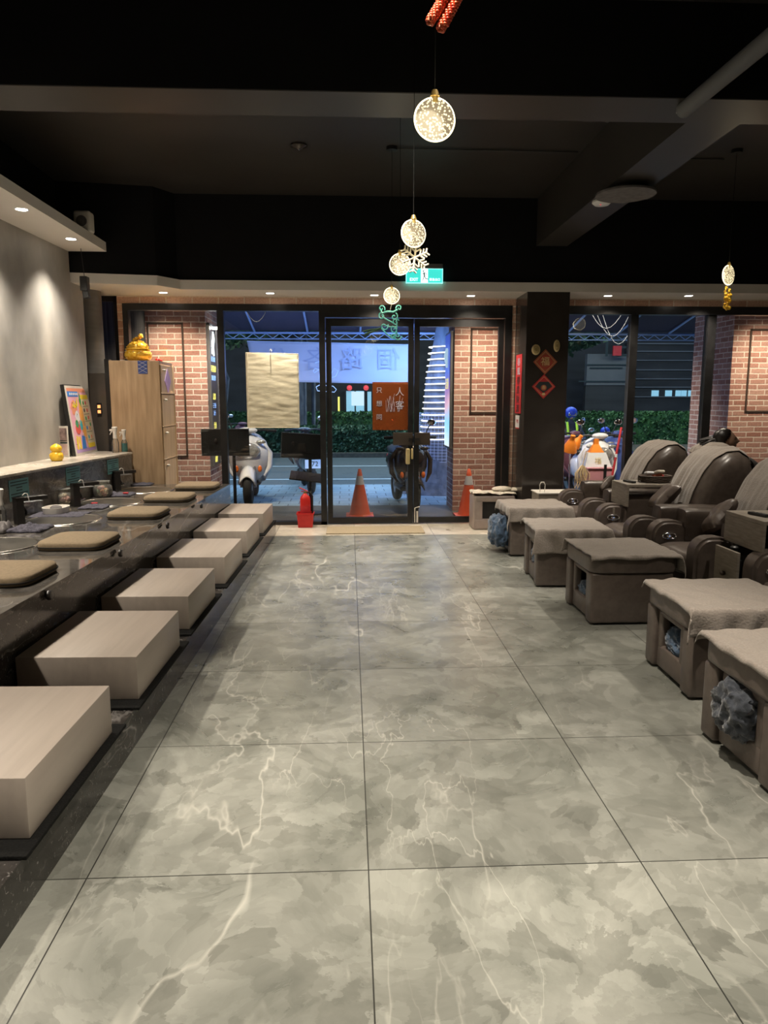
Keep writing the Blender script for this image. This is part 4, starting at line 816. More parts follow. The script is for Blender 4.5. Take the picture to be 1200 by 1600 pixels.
for (px, py, r, lb, m1) in [(852, 565.5, 18.5, 'upper red diamond paper with the fortune character on the pillar', 0), (849.5, 604, 18, 'lower dark centred red diamond paper on the pillar', 1)]:
    c = onpil(px, py); s_ = r*8.5/1139
    t = thing('fortune_diamond', (c.x, 8.296, c.z), lb, 'paper decoration', 'diamond papers on the dark pillar')
    MB().extrude([(-s_, 0), (0, -s_*1.02), (s_, 0), (0, s_*1.02)], 0.003).build('paper', 'red_paper' if m1 else 'red_orange', t)
    f_ = MB()
    for k in (0.86, 0.80):
        f_.tube([(-s_*k, -0.003, 0), (0, -0.003, -s_*k), (s_*k, -0.003, 0), (0, -0.003, s_*k)], 0.0012, 4, True)
    f_.build('gold_border', 'gold_dark', t)
    if m1:
        MB().extrude([(-s_*.7, 0), (0, -s_*.55), (s_*.7, 0), (s_*.4, s_*.4), (-s_*.4, s_*.4)], 0.002, T(0, -0.003, 0)).build('dark_centre', 'ink', t)
        MB().extrude(blob(0, -s_*0.1, s_*.25, s_*.25), 0.002, T(0, -0.005, 0)).build('emblem', 'red_orange', t); MB().extrude(blob(0, -s_*0.62, s_*.14, s_*.1), 0.002, T(0, -0.004, 0)).build('emblem_seal', 'gold_dark', t)
    else:
        MB().tube([(s_*.5*math.cos(a*PI/12), -0.003, s_*.5*math.sin(a*PI/12)) for a in range(24)], 0.004, 4, True).build('circle', 'red_paper', t)
    text('福' if not m1 else '春', s_*0.75 if not m1 else s_*0.35, T(0, -0.004 - (0.004 if m1 else 0), 0 if not m1 else -s_*0.1) @ FACE_CAM, 'gold_dark', 'character', t)
for (px, py, rx, rz_, lb) in [(837, 546.5, 6.8, 8, 'left round gold coin decoration above the diamond papers'), (869.5, 540.5, 5, 9.2, 'right narrower gold coin decoration above the diamond papers')]:
    c = onpil(px, py); k = 8.4/1139
    t = thing('gold_coin', (c.x, 8.285, c.z), lb, 'decoration', 'gold coins on the dark pillar')
    m_ = MB().lathe([(0, -0.004), (0.92, -0.004), (1, 0), (0.92, 0.004), (0, 0.004)], seg=28, axis=(0, 1, 0)); o = m_.build('coin', 'gold_dark', t, smooth=40); o.scale = (rx*k, 1, rz_*k)
    m_ = MB(); m_.tube([(0.62*rx*k*math.cos(a*PI/10), -0.006, 0.62*rz_*k*math.sin(a*PI/10)) for a in range(20)], 0.002, 4, True); m_.build('relief', 'brass', t); text('福', rx*k*0.9, T(0, -0.006, 0) @ FACE_CAM, 'brass', 'character', t)

# ================================================================== RIGHT SIDE: box stool, ottomans, recliners
def drape(t, x0, x1, y0, y1, z, dx0, dx1, dy0, dy1, seed, name='towel', m='towel', wr=0.010):
    """a towel lying on a padded top, hanging over each side by the given lengths"""
    R_ = 0.018
    def f(u, v):
        sx = (x0-dx0) + (x1-x0+dx0+dx1)*u; sy = (y0-dy0) + (y1-y0+dy0+dy1)*v
        sx += 0.012*nz(v*4, seed, 1); sy += 0.014*nz(u*4, seed, 5)
        ox = max(x0-sx, sx-x1, 0); oy = max(y0-sy, sy-y1, 0)
        cx_ = min(max(sx, x0), x1); cy_ = min(max(sy, y0), y1)
        def ov(o): return R_*(1-math.exp(-o/R_)) + o*0.03
        px = cx_ + (ov(ox) if sx > x1 else -ov(ox)); py = cy_ + (ov(oy) if sy > y1 else -ov(oy))
        drop = (ox+oy) - 0.010*(1-math.exp(-(ox+oy)/0.01))
        if ox > 0 and oy > 0: px += (0.25*oy if sx > x1 else -0.25*oy)*0.5; py += (0.2*ox if sy > y1 else -0.2*ox)*0.5
        w1_ = abs(nz(sx*5+seed, sy*7, 0))**0.7*wr + 0.6*wr*nz(sx*17, sy*9+seed, 2)
        side = 0.012*math.sin((sx if oy > ox else sy)*38+seed*3+3*nz(sx*3, sy*3, seed))*min(1, (ox+oy)*9)
        return Vector((px - (side if ox > oy else 0)*(1 if sx < x0 else -1), py - (side if oy >= ox and oy > 0 else 0)*(1 if sy < y0 else -1), z + 0.006 + (w1_ if ox+oy < 0.02 else w1_*0.3) - drop))
    return MB().grid(f, 56, 56).build(name, m, t, smooth=70, solid=0.006)
def blanket(t, c, s, seed, m, name='blanket'):
    b_ = bmesh.new(); bmesh.ops.create_icosphere(b_, subdivisions=5, radius=1.0)
    for v in b_.verts:
        d = v.co.normalized(); q = d*1.5+Vector((seed, seed*0.7, 0))
        f1 = 1-math.sqrt(noise.noise(q*1.1)**2+0.01)*1.9; f2 = 1-math.sqrt(noise.noise(q*2.2+Vector((4, 1, 2)))**2+0.006)*1.8; f3 = 1-math.sqrt(noise.noise(q*4.6+Vector((1, 7, 3)))**2+0.004)*1.8; r = 0.78+0.17*f1+0.14*f2+0.03*f3
        k = [max(-1, min(1, x*1.18)) for x in d]                # rather boxy bundle
        v.co = Vector((c[0]+k[0]*r*s[0]/2, c[1]+k[1]*r*s[1]/2, c[2]+k[2]*r*s[2]/2)) + Vector((noise.noise(q*9), noise.noise(q*9+Vector((3, 3, 3))), noise.noise(q*9-Vector((5, 1, 2)))))*0.006
    mb = MB(); mb._add(b_); return mb.build(name, m, t, smooth=80)
def ottoman(cx, y0, y1, rz, label, over, bl, seed, D=0.56):
    W = y1-y0; t = thing('foot_ottoman', (cx, (y0+y1)/2, 0), label, 'ottoman', 'leather foot ottomans in front of the recliners', rz)
    h = W/2; zt = 0.475
    MB().b2((0.0, -h, 0.012), (D, -h+0.115, 0.358), 0.016, 3).build('side_post', 'leather', t, smooth=50)
    MB().b2((0.0, h-0.115, 0.012), (D, h, 0.358), 0.016, 3).build('side_post', 'leather', t, smooth=50)
    pm = MB(); a, b = -h+0.125, h-0.125
    pm.b2((0.018, a, 0.02), (0.07, b, 0.150), 0.014, 3).b2((0.018, a, 0.315), (0.07, b, 0.352), 0.014, 3).b2((0.018, a, 0.13), (0.07, a+0.055, 0.335), 0.012, 3).b2((0.018, b-0.055, 0.13), (0.07, b, 0.335), 0.012, 3)
    pm.build('niche_panel', 'leather', t, smooth=50)
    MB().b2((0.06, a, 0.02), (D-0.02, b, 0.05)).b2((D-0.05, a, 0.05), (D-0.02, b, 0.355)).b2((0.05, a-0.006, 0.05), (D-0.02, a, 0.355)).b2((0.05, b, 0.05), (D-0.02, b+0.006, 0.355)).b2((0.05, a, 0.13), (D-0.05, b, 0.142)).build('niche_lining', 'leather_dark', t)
    rings = [sring(D/2+0.01, 0, z, (D/2+0.020)*k, (h+0.012)*k, 48, 9) for z, k in ((0.360, 0.97), (0.366, 0.995), (0.378, 1.0), (0.455, 1.0), (0.468, 0.99), (zt, 0.96), (zt+0.002, 0.5))]
    MB().loft(rings).build('top_cushion', 'leather', t, smooth=50)
    tw = drape(None, -0.008, D+0.03, -h-0.010, h+0.010, zt, *over, seed); tw.location = (cx, (y0+y1)/2, 0); tw.rotation_euler = (0, 0, rz)
    return t, tw
lab = ['nearest the camera, cut by the right edge', 'second from the camera', 'third from the camera, its leather side bare', 'second from the shop window', 'farthest, nearest the shop window']
OT = [(1.60, 2.51, 3.08, 0.02, (0.03, 0.1, 0.10, 0.05), 0), (1.715, 3.435, 4.02, -0.02, (0.03, 0.1, 0.15, 0.03), 1), (1.62, 4.69, 5.28, 0.0, (0.015, 0.12, 0.03, 0.10), 2), (1.525, 5.71, 6.26, -0.05, (0.03, 0.12, 0.20, 0.04), 3), (1.56, 6.89, 7.46, 0.0, (0.09, 0.12, 0.14, 0.04), 4)]
for i, (cx, y0, y1, rz, over, sd) in enumerate(OT):
    t, tw = ottoman(cx, y0, y1, rz, f'taupe leather foot ottoman with niche, {lab[i]}', over, None, sd*2.7+1)
    tag(tw, f'taupe towel draped over the foot ottoman {lab[i]}', 'towel', 'towels on the foot ottomans')
    wb = y1-y0-0.31
    if i == 0: o = blanket(None, (0.035, 0.015, 0.235), (0.20, wb*0.95, 0.235), 11, 'blanket_grey'); nm = 'dark grey fleece blanket bulging out of the niche of the nearest ottoman'
    elif i == 1: o = blanket(None, (0.105, 0.0, 0.205), (0.16, wb*0.95, 0.15), 12, 'blanket'); nm = 'blue fleece blanket in the niche of the second ottoman'
    elif i == 2: o = blanket(None, (0.11, 0.0, 0.18), (0.16, wb*0.95, 0.10), 13, 'blanket'); nm = 'blue fleece blanket lying low in the niche of the third ottoman'
    elif i == 3: o = blanket(None, (0.10, 0.0, 0.205), (0.16, wb*0.95, 0.15), 14, 'blanket'); nm = 'blue fleece blanket in the niche of the fourth ottoman'
    else: o = blanket(None, (-0.045, 0.0, 0.215), (0.22, 0.36, 0.31), 15, 'blanket'); nm = 'large blue fleece bundle spilling from the farthest ottoman'
    o.location = (cx, (y0+y1)/2, 0); o.rotation_euler = (0, 0, rz); o.name = 'fleece_blanket'; tag(o, nm, 'blanket', 'fleece blankets in the ottoman niches')
# pale box stool by the door with towel
t = thing('low_box_stool', (1.58, 8.44, 0), 'pale vinyl box stool with a dark side opening beside the door', 'stool', rz=0.0)
MB().b2((-0.13, -0.055, 0.0), (-0.02, 0.26, 0.40), 0.02, 3).b2((-0.12, -0.06, 0.33), (0.36, 0.26, 0.40), 0.02, 3).b2((-0.12, -0.06, 0.0), (0.36, 0.26, 0.13), 0.02, 3).b2((0.26, -0.055, 0.0), (0.36, 0.26, 0.40), 0.02, 3).build('body', 'pink_vinyl', t, smooth=50)
MB().b2((-0.03, -0.03, 0.12), (0.27, 0.25, 0.34)).build('opening', 'black_plastic', t)
tw = drape(None, -0.13, 0.36, -0.06, 0.26, 0.412, 0.0, 0.02, 0.0, 0.0, 33, 'towel', 'towel_cream', 0.03); tw.location = (1.58, 8.44, 0); tag(tw, 'crumpled cream towel on the pale box stool beside the door', 'towel')
o = MB().ball((0, 0, 0.03), 0.10, (1.3, 1, 0.35)).ball((0.12, 0.02, 0.02), 0.09, (1.2, 1.1, 0.3)).build('towel_bundle', 'towel_cream', smooth=60); o.location = (1.83, 8.60, 0.425); tag(o, 'bunched cream towel at the back of the pale box stool', 'towel')
o = MB().tube([(-0.025, 0, 0), (-0.03, 0, 0.08), (-0.015, 0, 0.11), (0.015, 0, 0.11), (0.03, 0, 0.08), (0.025, 0, 0)], 0.005, 8).build('white_hook_loop', 'white_plastic', smooth=60); q = P(851, 784, Y=7.75); 
t = thing('low_side_cabinet', (2.25, 7.85, 0), 'small pale low cabinet behind the farthest ottoman at the pillar foot', 'cabinet')
MB().b2((-0.20, -0.10, 0.0), (0.25, 0.20, 0.50), 0.004).build('body', 'table_wood', t); MB().b2((-0.21, -0.11, 0.50), (0.26, 0.21, 0.515), 0.003).build('top', 'white_plastic', t)
o.location = (2.10, 7.80, 0.516); tag(o, 'white wire loop standing on the low cabinet by the pillar', 'hook')

BP = [(0.52, 0.36), (0.545, 0.45), (0.575, 0.60), (0.62, 0.76), (0.69, 0.92), (0.77, 1.03), (0.87, 1.09), (0.97, 1.10), (1.05, 1.05), (1.095, 0.94), (1.10, 0.78), (1.08, 0.60), (1.03, 0.40), (0.98, 0.30), (0.78, 0.28), (0.60, 0.30)]
cen = Vector((0.84, 0, 0.68))
def back_pt(i, y, off=0.0):
    n = len(BP); i = i % n; i0 = int(i); f_ = i-i0; a = BP[i0]; b = BP[(i0+1) % n]; p = Vector((a[0]+(b[0]-a[0])*f_, 0, a[1]+(b[1]-a[1])*f_))
    e = min(1.0, abs(y)/0.315); k = (1-e**5)**0.5 if e < 1 else 0
    k = 0.62+0.38*k
    d = (p-cen); q = cen + d*k + d.normalized()*off*1.0; q.y = y; return q
def recliner(wx, wy, rz, label, towel_label, seed, full=True, ell=True):
    t = thing('recliner_chair', (wx, wy, 0), label, 'recliner', 'leather recliners', rz)
    for sgn in (1, -1):
        ya, yb = (0.275, 0.425) if sgn > 0 else (-0.425, -0.275)
        am = MB(); prof = [(0.0, 0.04), (0.0, 0.47)] + [(0.115-0.115*math.cos(k*PI/12), 0.475+0.115*math.sin(k*PI/12)) for k in range(1, 7)] + [(0.17, 0.59), (0.24, 0.575), (0.27, 0.53), (0.29, 0.04)]
        am.extrude(prof, yb-ya, T(0, (ya+yb)/2, 0), 0.022, 3); arm = am.build('armrest', 'leather', t, smooth=50)
        am = MB().b2((0.26, ya+0.005, 0.05), (0.98, yb-0.005, 0.50), 0.03, 3); am.build('arm_panel', 'leather', arm, smooth=50)
        pm = MB(); L = [sring(0, 0, 0, 0.086*k, 0.140*k2, 28, 5.5) for k, k2 in ((0.6, 0.6), (0.95, 0.95), (1, 1), (1, 1), (1, 1), (0.95, 0.95), (0.6, 0.6))]
        xs_ = [0.24, 0.25, 0.29, 0.60, 0.90, 0.96, 0.975]
        secs = [[Vector((x, (ya+yb)/2 + v.x*1.05, 0.545+v.y*0.95 - 0.03*max(0, x-0.5))) for v in ring] for x, ring in zip(xs_, L)]
        pm.loft(secs); pm.build('arm_pad', 'leather_dark', arm, smooth=60)
        if sgn > 0 and ell:
            c = Vector((0.13, ya-0.002, 0.475)); em = MB(); em.tube([c+Vector((0.052*math.cos(a*PI/14), -0.004, 0.024*math.sin(a*PI/14))) for a in range(28)], 0.006, 6, True); e_ = em.build('control_ring', 'chrome', arm, smooth=60)
            MB().ball(c, 0.022, (1, 0.3, 0.8)).build('control_button', 'chrome', e_, smooth=60); MB().ball(c+Vector((0.0, -0.007, 0)), 0.0035).build('blue_light', 'lit_blue', e_)
    MB().b2((0.04, -0.27, 0.05), (0.90, 0.27, 0.30), 0.02, 3).build('seat_base', 'leather_dark', t, smooth=50)
    def seat(u, v):
        a = u*2*PI
        return Vector((0, 0, 0))
    rings = [sring(0.31, 0, z, 0.31*k, 0.268*k, 40, 5) for z, k in ((0.29, 0.96), (0.31, 1.0), (0.38, 1.0), (0.42, 0.97), (0.438, 0.86), (0.445, 0.6), (0.446, 0.2))]
    MB().loft(rings).build('seat_cushion', 'leather', t, smooth=60)
    n = len(BP)*2; secs = []
    for k in range(25):
        y = -0.315+0.63*k/24; y = math.copysign(0.315*(1-(1-abs(y)/0.315)**1.6), y)
        wr = 0.008*math.sin(k*0.9+seed)
        secs.append([back_pt(i/2, y, 0.006*nz(i*0.5, y*14+seed, 1)+ (0.010*nz(i*1.3, seed, 2) if abs(y) > 0.26 else 0)) for i in range(n)])
    MB().loft(secs).build('backrest', 'leather_dark', t, smooth=75)
    if towel_label:
        def tf(u, v):
            i = 2.2+0.4*nz(v*3, seed) + u*(8.6-2.2); y = -0.20+0.10*nz(seed, 3)+v*(0.325+0.20) ; y2 = min(y-0.02*u, 0.314); 
            return back_pt(i, y2, 0.012+0.030*max(0, noise.noise(Vector((y*9+1.6*u, u*1.1, seed))))+0.008*max(0, noise.noise(Vector((y*23+u, u*1.6, seed+5)))) + (0.012 if y > 0.30 else 0))
        tw = MB().grid(tf, 46, 90).build('towel', 'towel', smooth=75, solid=0.005); tw.location = t.location; tw.rotation_euler = t.rotation_euler; tag(tw, towel_label, 'towel', 'towels over the recliner backs')
    return t
def pillow(loc, rot, label, seed, sc=1.0):
    mb = MB()
    def side(sg):
        def f(u, v):
            x = (u-0.5)*2; y = (v-0.5)*2; k = max(0, (1-x**4)*(1-y**4))**0.5; c_ = 1-0.10*(x*x*(1-0) * 0 + (1-abs(x))*abs(y)**6 + (1-abs(y))*abs(x)**6)
            return Vector((x*0.19*c_, sg*(0.07*k+0.006*nz(x*3, y*3, seed)), y*0.17*c_))
        return f
    mb.grid(side(1), 16, 16).grid(side(-1), 16, 16); bmesh.ops.remove_doubles(mb.bm, verts=mb.bm.verts, dist=0.0008); bmesh.ops.recalc_face_normals(mb.bm, faces=mb.bm.faces)
    o = mb.build('small_pillow', 'leather', smooth=80); o.location = loc; o.rotation_euler = rot; o.scale = (sc,)*3; return tag(o, label, 'pillow', 'leather pillows on the recliners')
XR = 2.20
recliner(XR-0.02, 7.10, 0, 'leather recliner farthest back, beside the dark pillar', 'taupe towel over the backrest of the recliner nearest the pillar', 1.3)
recliner(XR+0.02, 6.04, 0, 'leather recliner second from the pillar, with a pillow and shared tray table', 'taupe towel over the backrest of the recliner behind the snack basket table', 4.1)
recliner(XR+0.13, 5.14, 0, 'leather recliner third from the pillar, right behind the bare fronted ottoman', 'taupe towel over the third recliner backrest, cut by the right edge', 7.7)
recliner(XR+0.26, 3.95, 0, 'leather recliner nearest the camera, mostly beyond the right edge', None, 9.1)
rE = recliner(4.72, 7.45, PI, 'recliner of the far row facing away, holding the reclining person', 'pale towel over the far row backrest under the resting head', 2.2, ell=False); rE.scale = (1, 1, 0.955)
for o_ in list(COL.objects):
    if o_.get('label', '').startswith('pale towel over the far row'): o_.scale = (1, 1, 0.955)
pillow(P(1038, 776, X=2.68), (0.75, 0.05, PI/2-0.15), 'small taupe leather pillow on the seat of the second recliner from the pillar', 1, 0.82)
pillow(P(1122, 808, X=2.80), (0.70, 0.35, PI/2-0.1), 'small taupe leather pillow on the seat of the third recliner', 2, 0.85)
pillow(P(945, 757, X=2.66), (0.75, 0.3, PI/2), 'small taupe leather pillow on the seat of the farthest recliner', 3, 0.6)
# tray tables
def tray(x, y0, y1, z, label, low):
    t = thing('tray_table', (x, (y0+y1)/2, 0), label, 'side table', 'greyed wood tables between the recliners'); h = (y1-y0)/2
    MB().b2((0, -h, z-0.025), (0.62, h, z), 0.003).build('tabletop', 'table_wood', t)
    MB().b2((0.0, -h, z-0.20), (0.02, h, z-0.025), 0.002).build('front_board', 'table_wood', t)
    MB().b2((0.58, -h, 0.03), (0.60, h, z-0.025)).build('rear_board', 'table_wood', t)
    if low:
        lo_ = MB().b2((-0.10, -0.14, 0.04), (-0.08, 0.14, 0.56), 0.003).build('lower_cabinet', 'table_wood', t); MB().b2((-0.08, -0.085, 0.04), (0.56, 0.085, 0.50)).build('cabinet_body', 'black_plastic', lo_)
        MB().ball((-0.115, 0.0, 0.40), 0.016, (1, 1.3, 1)).cyl((-0.10, 0, 0.40), (-0.115, 0, 0.40), 0.007).build('knob', 'wicker', lo_, smooth=60)
    return t
tray(2.44, 6.26, 6.64, 0.775, 'greyed wood tray table between the two farthest recliners, with snack basket', True)
tray(2.53, 4.28, 4.74, 0.775, 'greyed wood tray table by the right edge, with remote control', True)
def basket(x, y, z, label, bags):
    t = thing('snack_basket', (x, y, z), label, 'basket', 'dark wicker snack baskets')
    MB().lathe([(0.0, 0.004), (0.095, 0.004), (0.115, 0.06), (0.122, 0.066), (0.115, 0.07), (0.105, 0.062), (0.09, 0.012), (0, 0.012)], seg=32).build('basket', 'wicker', t, smooth=30)
    mb = MB()
    for k in range(7): mb.tube([(0.118*math.cos(a*PI/16), 0.118*math.sin(a*PI/16), 0.008+0.0085*k+0.002*math.sin(a*4+k*PI)) for a in range(32)], 0.003, 4, True)
    w_ = mb.build('weave', 'wicker', t)
    for o_ in t.children: o_.scale = (1.25, 1.0, 0.9)
    r2 = random.Random(6)
    pal = [('red_paper', 'red and silver'), ('red_orange', 'orange brown'), ('reflective', 'silver'), ('towel_cream', 'cream')]
    for k in range(bags):
        o = MB().box((0, 0, 0), (0.10, 0.07, 0.028), 0.013, 3).build('snack_packet', pal[k % 4][0], smooth=60); o.location = (x+(r2.random()-0.5)*0.13, y+(r2.random()-0.5)*0.10, z+0.045+0.016*k); o.rotation_euler = (r2.random()*0.8-0.4, r2.random()*0.8-0.4, r2.random()*6)
        tag(o, f'{pal[k % 4][1]} snack packet in the wicker basket ' + ('on the farther tray table' if bags > 2 else 'at the right edge'), 'snack packet', 'snack packets in the baskets')
basket(2.76, 6.44, 0.776, 'dark wicker basket of snack packets on the farther tray table', 4)
basket(2.86, 4.46, 0.776, 'dark wicker basket of snacks at the right edge on the nearer tray table', 2)
for (x, y, lb) in [(2.52, 6.42, 'black remote control on the farther tray table'), (2.62, 4.50, 'black remote control on the nearer tray table')]:
    t = thing('remote_control', (x, y, 0.786), lb, 'remote control', 'remote controls on the tray tables', 0.25); MB().box((0, 0, 0), (0.04, 0.15, 0.018), 0.006, 3).build('body', 'black_plastic', t, smooth=50)
    for k in range(4): MB().cyl((0, -0.05+0.03*k, 0.009), (0, -0.05+0.03*k, 0.011), 0.006).build('button', 'cloth_grey', t)
for (x, y, lb) in [(2.49, 4.52, 'pair of black knobbed cup holders on the lower cabinet of the nearer tray table'), (2.40, 6.45, 'black knobbed holder below the farther tray table')]:
    t = thing('knob_holder', (x, y, 0.501), lb, 'holder'); 
    for k in range(2): MB().cyl((0.05*k-0.0, 0.04*k, 0), (0.05*k, 0.04*k, 0.06), 0.009).lathe([(0.0, 0.05), (0.026, 0.055), (0.028, 0.066), (0.018, 0.075), (0, 0.076)], (0.05*k, 0.04*k, 0), 16).build('knob', 'black_plastic', t, smooth=50)

# ================================================================== PEOPLE
def skin_body(name, verts, edges, radii, root, m, parent, sub=2):
    me = bpy.data.meshes.new(name); me.from_pydata([Vector(v) for v in verts], edges, []); o = bpy.data.objects.new(name, me); COL.objects.link(o); o.parent = parent
    md = o.modifiers.new('skin', 'SKIN'); md.use_smooth_shade = True
    for i, r in enumerate(radii):
        sv = me.skin_vertices[0].data[i]; sv.radius = (r, r) if not isinstance(r, tuple) else r; sv.use_root = (i == root)
    md2 = o.modifiers.new('sub', 'SUBSURF'); md2.levels = sub; md2.render_levels = sub; me.materials.append(M[m]); return o
def head_mesh(mtx, m_skin, parent, name='head'):
    """head with brow, nose, lips, chin and ears; looks along local -Y, up +Z, 0.23 tall"""
    t = bmesh.new(); bmesh.ops.create_uvsphere(t, u_segments=48, v_segments=36, radius=1)
    for v in t.verts:
        x, y, z = v.co; k = 1 - 0.28*max(0, -z)**1.3 * (1 if True else 0); X = x*0.074*k; Y = y*0.095*(1-0.22*max(0, -z) if y > 0 else 1-0.05*max(0, -z)); Z = z*0.115
        fr_ = max(0, -y)
        g = lambda cx, cz, sx, sz: math.exp(-((X-cx)/sx)**2-((Z-cz)/sz)**2)
        if fr_ > 0.3:
            Y -= 0.026*g(0, -0.020, 0.011, 0.013) + 0.014*g(0, 0.0, 0.009, 0.020)            # nose
            Y += 0.010*g(0.030, 0.006, 0.014, 0.010) + 0.010*g(-0.030, 0.006, 0.014, 0.010)  # eye sockets
            Y -= 0.006*g(0, 0.026, 0.040, 0.008)                                             # brow
            Y -= 0.009*g(0, -0.052, 0.018, 0.005) + 0.008*g(0, -0.062, 0.016, 0.005)         # lips
            Y -= 0.010*g(0, -0.090, 0.020, 0.014)                                            # chin
        v.co = (X, Y, Z)
    mb = MB(); mb._add(t)
    for s_ in (-1, 1): mb.ball((s_*0.074, 0.008, -0.012), 0.022, (0.35, 0.8, 1.3), 12); mb.ball((s_*0.029, -0.077, 0.004), 0.012, (1.2, 0.5, 0.35), 12)
    mb.bm.transform(mtx); return mb.build(name, m_skin, parent, smooth=80)
# reclining person: back of head on the far recliner, face turned up to the right
pr = thing('person', (4.25, 7.45, 0), 'dark haired person reclining in the far row recliner, eyes closed, face to the right', 'person')
def L3(x, y, z): return (x-4.25, y-7.45, z)
hc = P(1129, 690, Y=7.50)
V = [L3(4.30, 7.45, 0.56), L3(4.16, 7.45, 0.75), L3(4.03, 7.45, 0.90), L3(hc.x+0.05, 7.47, hc.z-0.13), L3(hc.x+0.02, 7.48, hc.z-0.04),
     L3(4.06, 7.62, 0.90), L3(4.26, 7.72, 0.73), L3(4.45, 7.66, 0.70), L3(4.06, 7.28, 0.90), L3(4.26, 7.18, 0.73), L3(4.45, 7.24, 0.70),
     L3(4.38, 7.54, 0.56), L3(4.75, 7.56, 0.58), L3(5.08, 7.56, 0.50), L3(5.45, 7.56, 0.47), L3(4.38, 7.36, 0.56), L3(4.75, 7.34, 0.58), L3(5.08, 7.34, 0.50), L3(5.45, 7.34, 0.47)]
Ed = [(0, 1), (1, 2), (2, 3), (3, 4), (2, 5), (5, 6), (6, 7), (2, 8), (8, 9), (9, 10), (0, 11), (11, 12), (12, 13), (13, 14), (0, 15), (15, 16), (16, 17), (17, 18)]
skin_body('body', V, Ed, [0.13, 0.13, 0.12, 0.055, 0.05, 0.06, 0.045, 0.035, 0.06, 0.045, 0.035, 0.09, 0.075, 0.055, 0.045, 0.09, 0.075, 0.055, 0.045], 0, 'cloth_grey', pr)
Mh = Matrix.Translation(Vector(L3(hc.x+0.015, 7.47, hc.z))) @ Matrix.Rotation(math.radians(-12), 4, 'Y') @ Matrix.Rotation(math.radians(72), 4, 'Z') @ Matrix.Scale(1.12, 4)
head_mesh(Mh, 'skin', pr)
hm = MB(); t_ = bmesh.new(); bmesh.ops.create_uvsphere(t_, u_segments=40, v_segments=28, radius=1)
for v in t_.verts:
    x, y, z = v.co; v.co = (x*0.084, y*0.103+0.012, z*0.122+0.006)
    v.co *= 1+0.03*nz(x*6, y*6, z*6)
bmesh.ops.delete(t_, geom=[v for v in t_.verts if v.co.y < -0.052 + 0.75*max(0, 0.070-v.co.z) and v.co.z < 0.085 or v.co.z < -0.06], context='VERTS')
hm._add(t_); r2 = random.Random(4)
for k in range(60):
    a = r2.uniform(0.6, 2.6); p0 = Vector((0.08*math.cos(a), 0.06+0.05*math.sin(a), r2.uniform(-0.03, 0.06))); hm.tube([p0, p0+Vector((0.006*r2.uniform(-1, 1), 0.03, 0.0)), p0+Vector((0.02*r2.uniform(-1, 1), 0.11, r2.uniform(-0.05, 0.01)))], [0.011, 0.009, 0.003], 5)
hm.bm.transform(Mh); hm.build('hair', 'hair', pr, smooth=80, solid=0.006)
def hand(parent, mtx, m='skin'):
    mb = MB(); mb.box((0, 0, -0.045), (0.078, 0.028, 0.09), 0.012, 3)
    for k, l in enumerate((0.062, 0.072, 0.068, 0.052)):
        x = -0.029+0.0195*k; mb.tube([(x, 0, -0.082), (x, -0.008, -0.09-l*0.45), (x, -0.030, -0.09-l*0.85)], [0.009, 0.0085, 0.0065], 8)
    mb.tube([(-0.036, -0.004, -0.03), (-0.056, -0.014, -0.06), (-0.054, -0.026, -0.085)], [0.011, 0.010, 0.008], 8); mb.bm.transform(mtx); return mb.build('hand', m, parent, smooth=80)
for y in (7.66, 7.24): hand(pr, Matrix.Translation(Vector(L3(4.47, y, 0.70))) @ Matrix.Rotation(-PI/2, 4, 'Y'))

# ================================================================== OUTSIDE
struct('porch_floor', MB().b2((-7, 8.98, -0.12), (10, 10.50, -0.004)), 'porch')
struct('sidewalk', MB().b2((-14, 10.50, -0.2), (22, 13.3, -0.02)), 'paver')
struct('road', MB().b2((-30, 13.3, -0.3), (45, 60, -0.10)), 'asphalt')
struct('porch_ceiling', MB().b2((-7, 8.95, 2.98), (10, 10.45, 3.1)), 'facade_grey')
ln = MB().b2((-20, 14.9, -0.10), (30, 15.0, -0.096)).b2((-20, 17.9, -0.10), (30, 18.0, -0.096)); struct('road_marking', ln, 'roadline')
struct('median_kerb', MB().b2((-20, 20.6, -0.10), (30, 25.6, 0.03)), 'soil')
# brick columns
def pbox(lo, hi): return MB().b2(lo, hi)
def column(name, x0, x1, y0, y1): return struct(name, pbox((x0, y0, -0.004), (x1, y1, 3.0)), 'brick')
c1_ = column('wall_brick_column', -2.635, -1.862, 9.86, 11.0); c2_ = column('wall_brick_column', 1.412, 2.42, 9.86, 10.47); c3_ = column('wall_brick_column', 5.20, 6.6, 9.86, 11.0)
def groove(px0, py0, px1, py1, par):
    a = P(px0, py0, Y=9.86); b = P(px1, py1, Y=9.86); w_ = 0.012; m_ = MB()
    m_.b2((a.x, 9.85, a.z-w_), (b.x, 9.862, a.z+w_)).b2((a.x, 9.85, b.z-w_), (b.x, 9.862, b.z+w_)).b2((a.x-w_, 9.85, b.z-w_), (a.x+w_, 9.862, a.z+w_)).b2((b.x-w_, 9.85, b.z-w_), (b.x+w_, 9.862, a.z+w_)); m_.build('groove', 'groove', par)
groove(230, 505, 293, 713, c1_); groove(737, 514, 820, 645, c2_); groove(1174, 515, 1260, 643, c3_)
o = struct('shutter_dark', MB().b2((-3.6, 9.84, 0), (-2.64, 9.95, 3.0)), 'curtain')
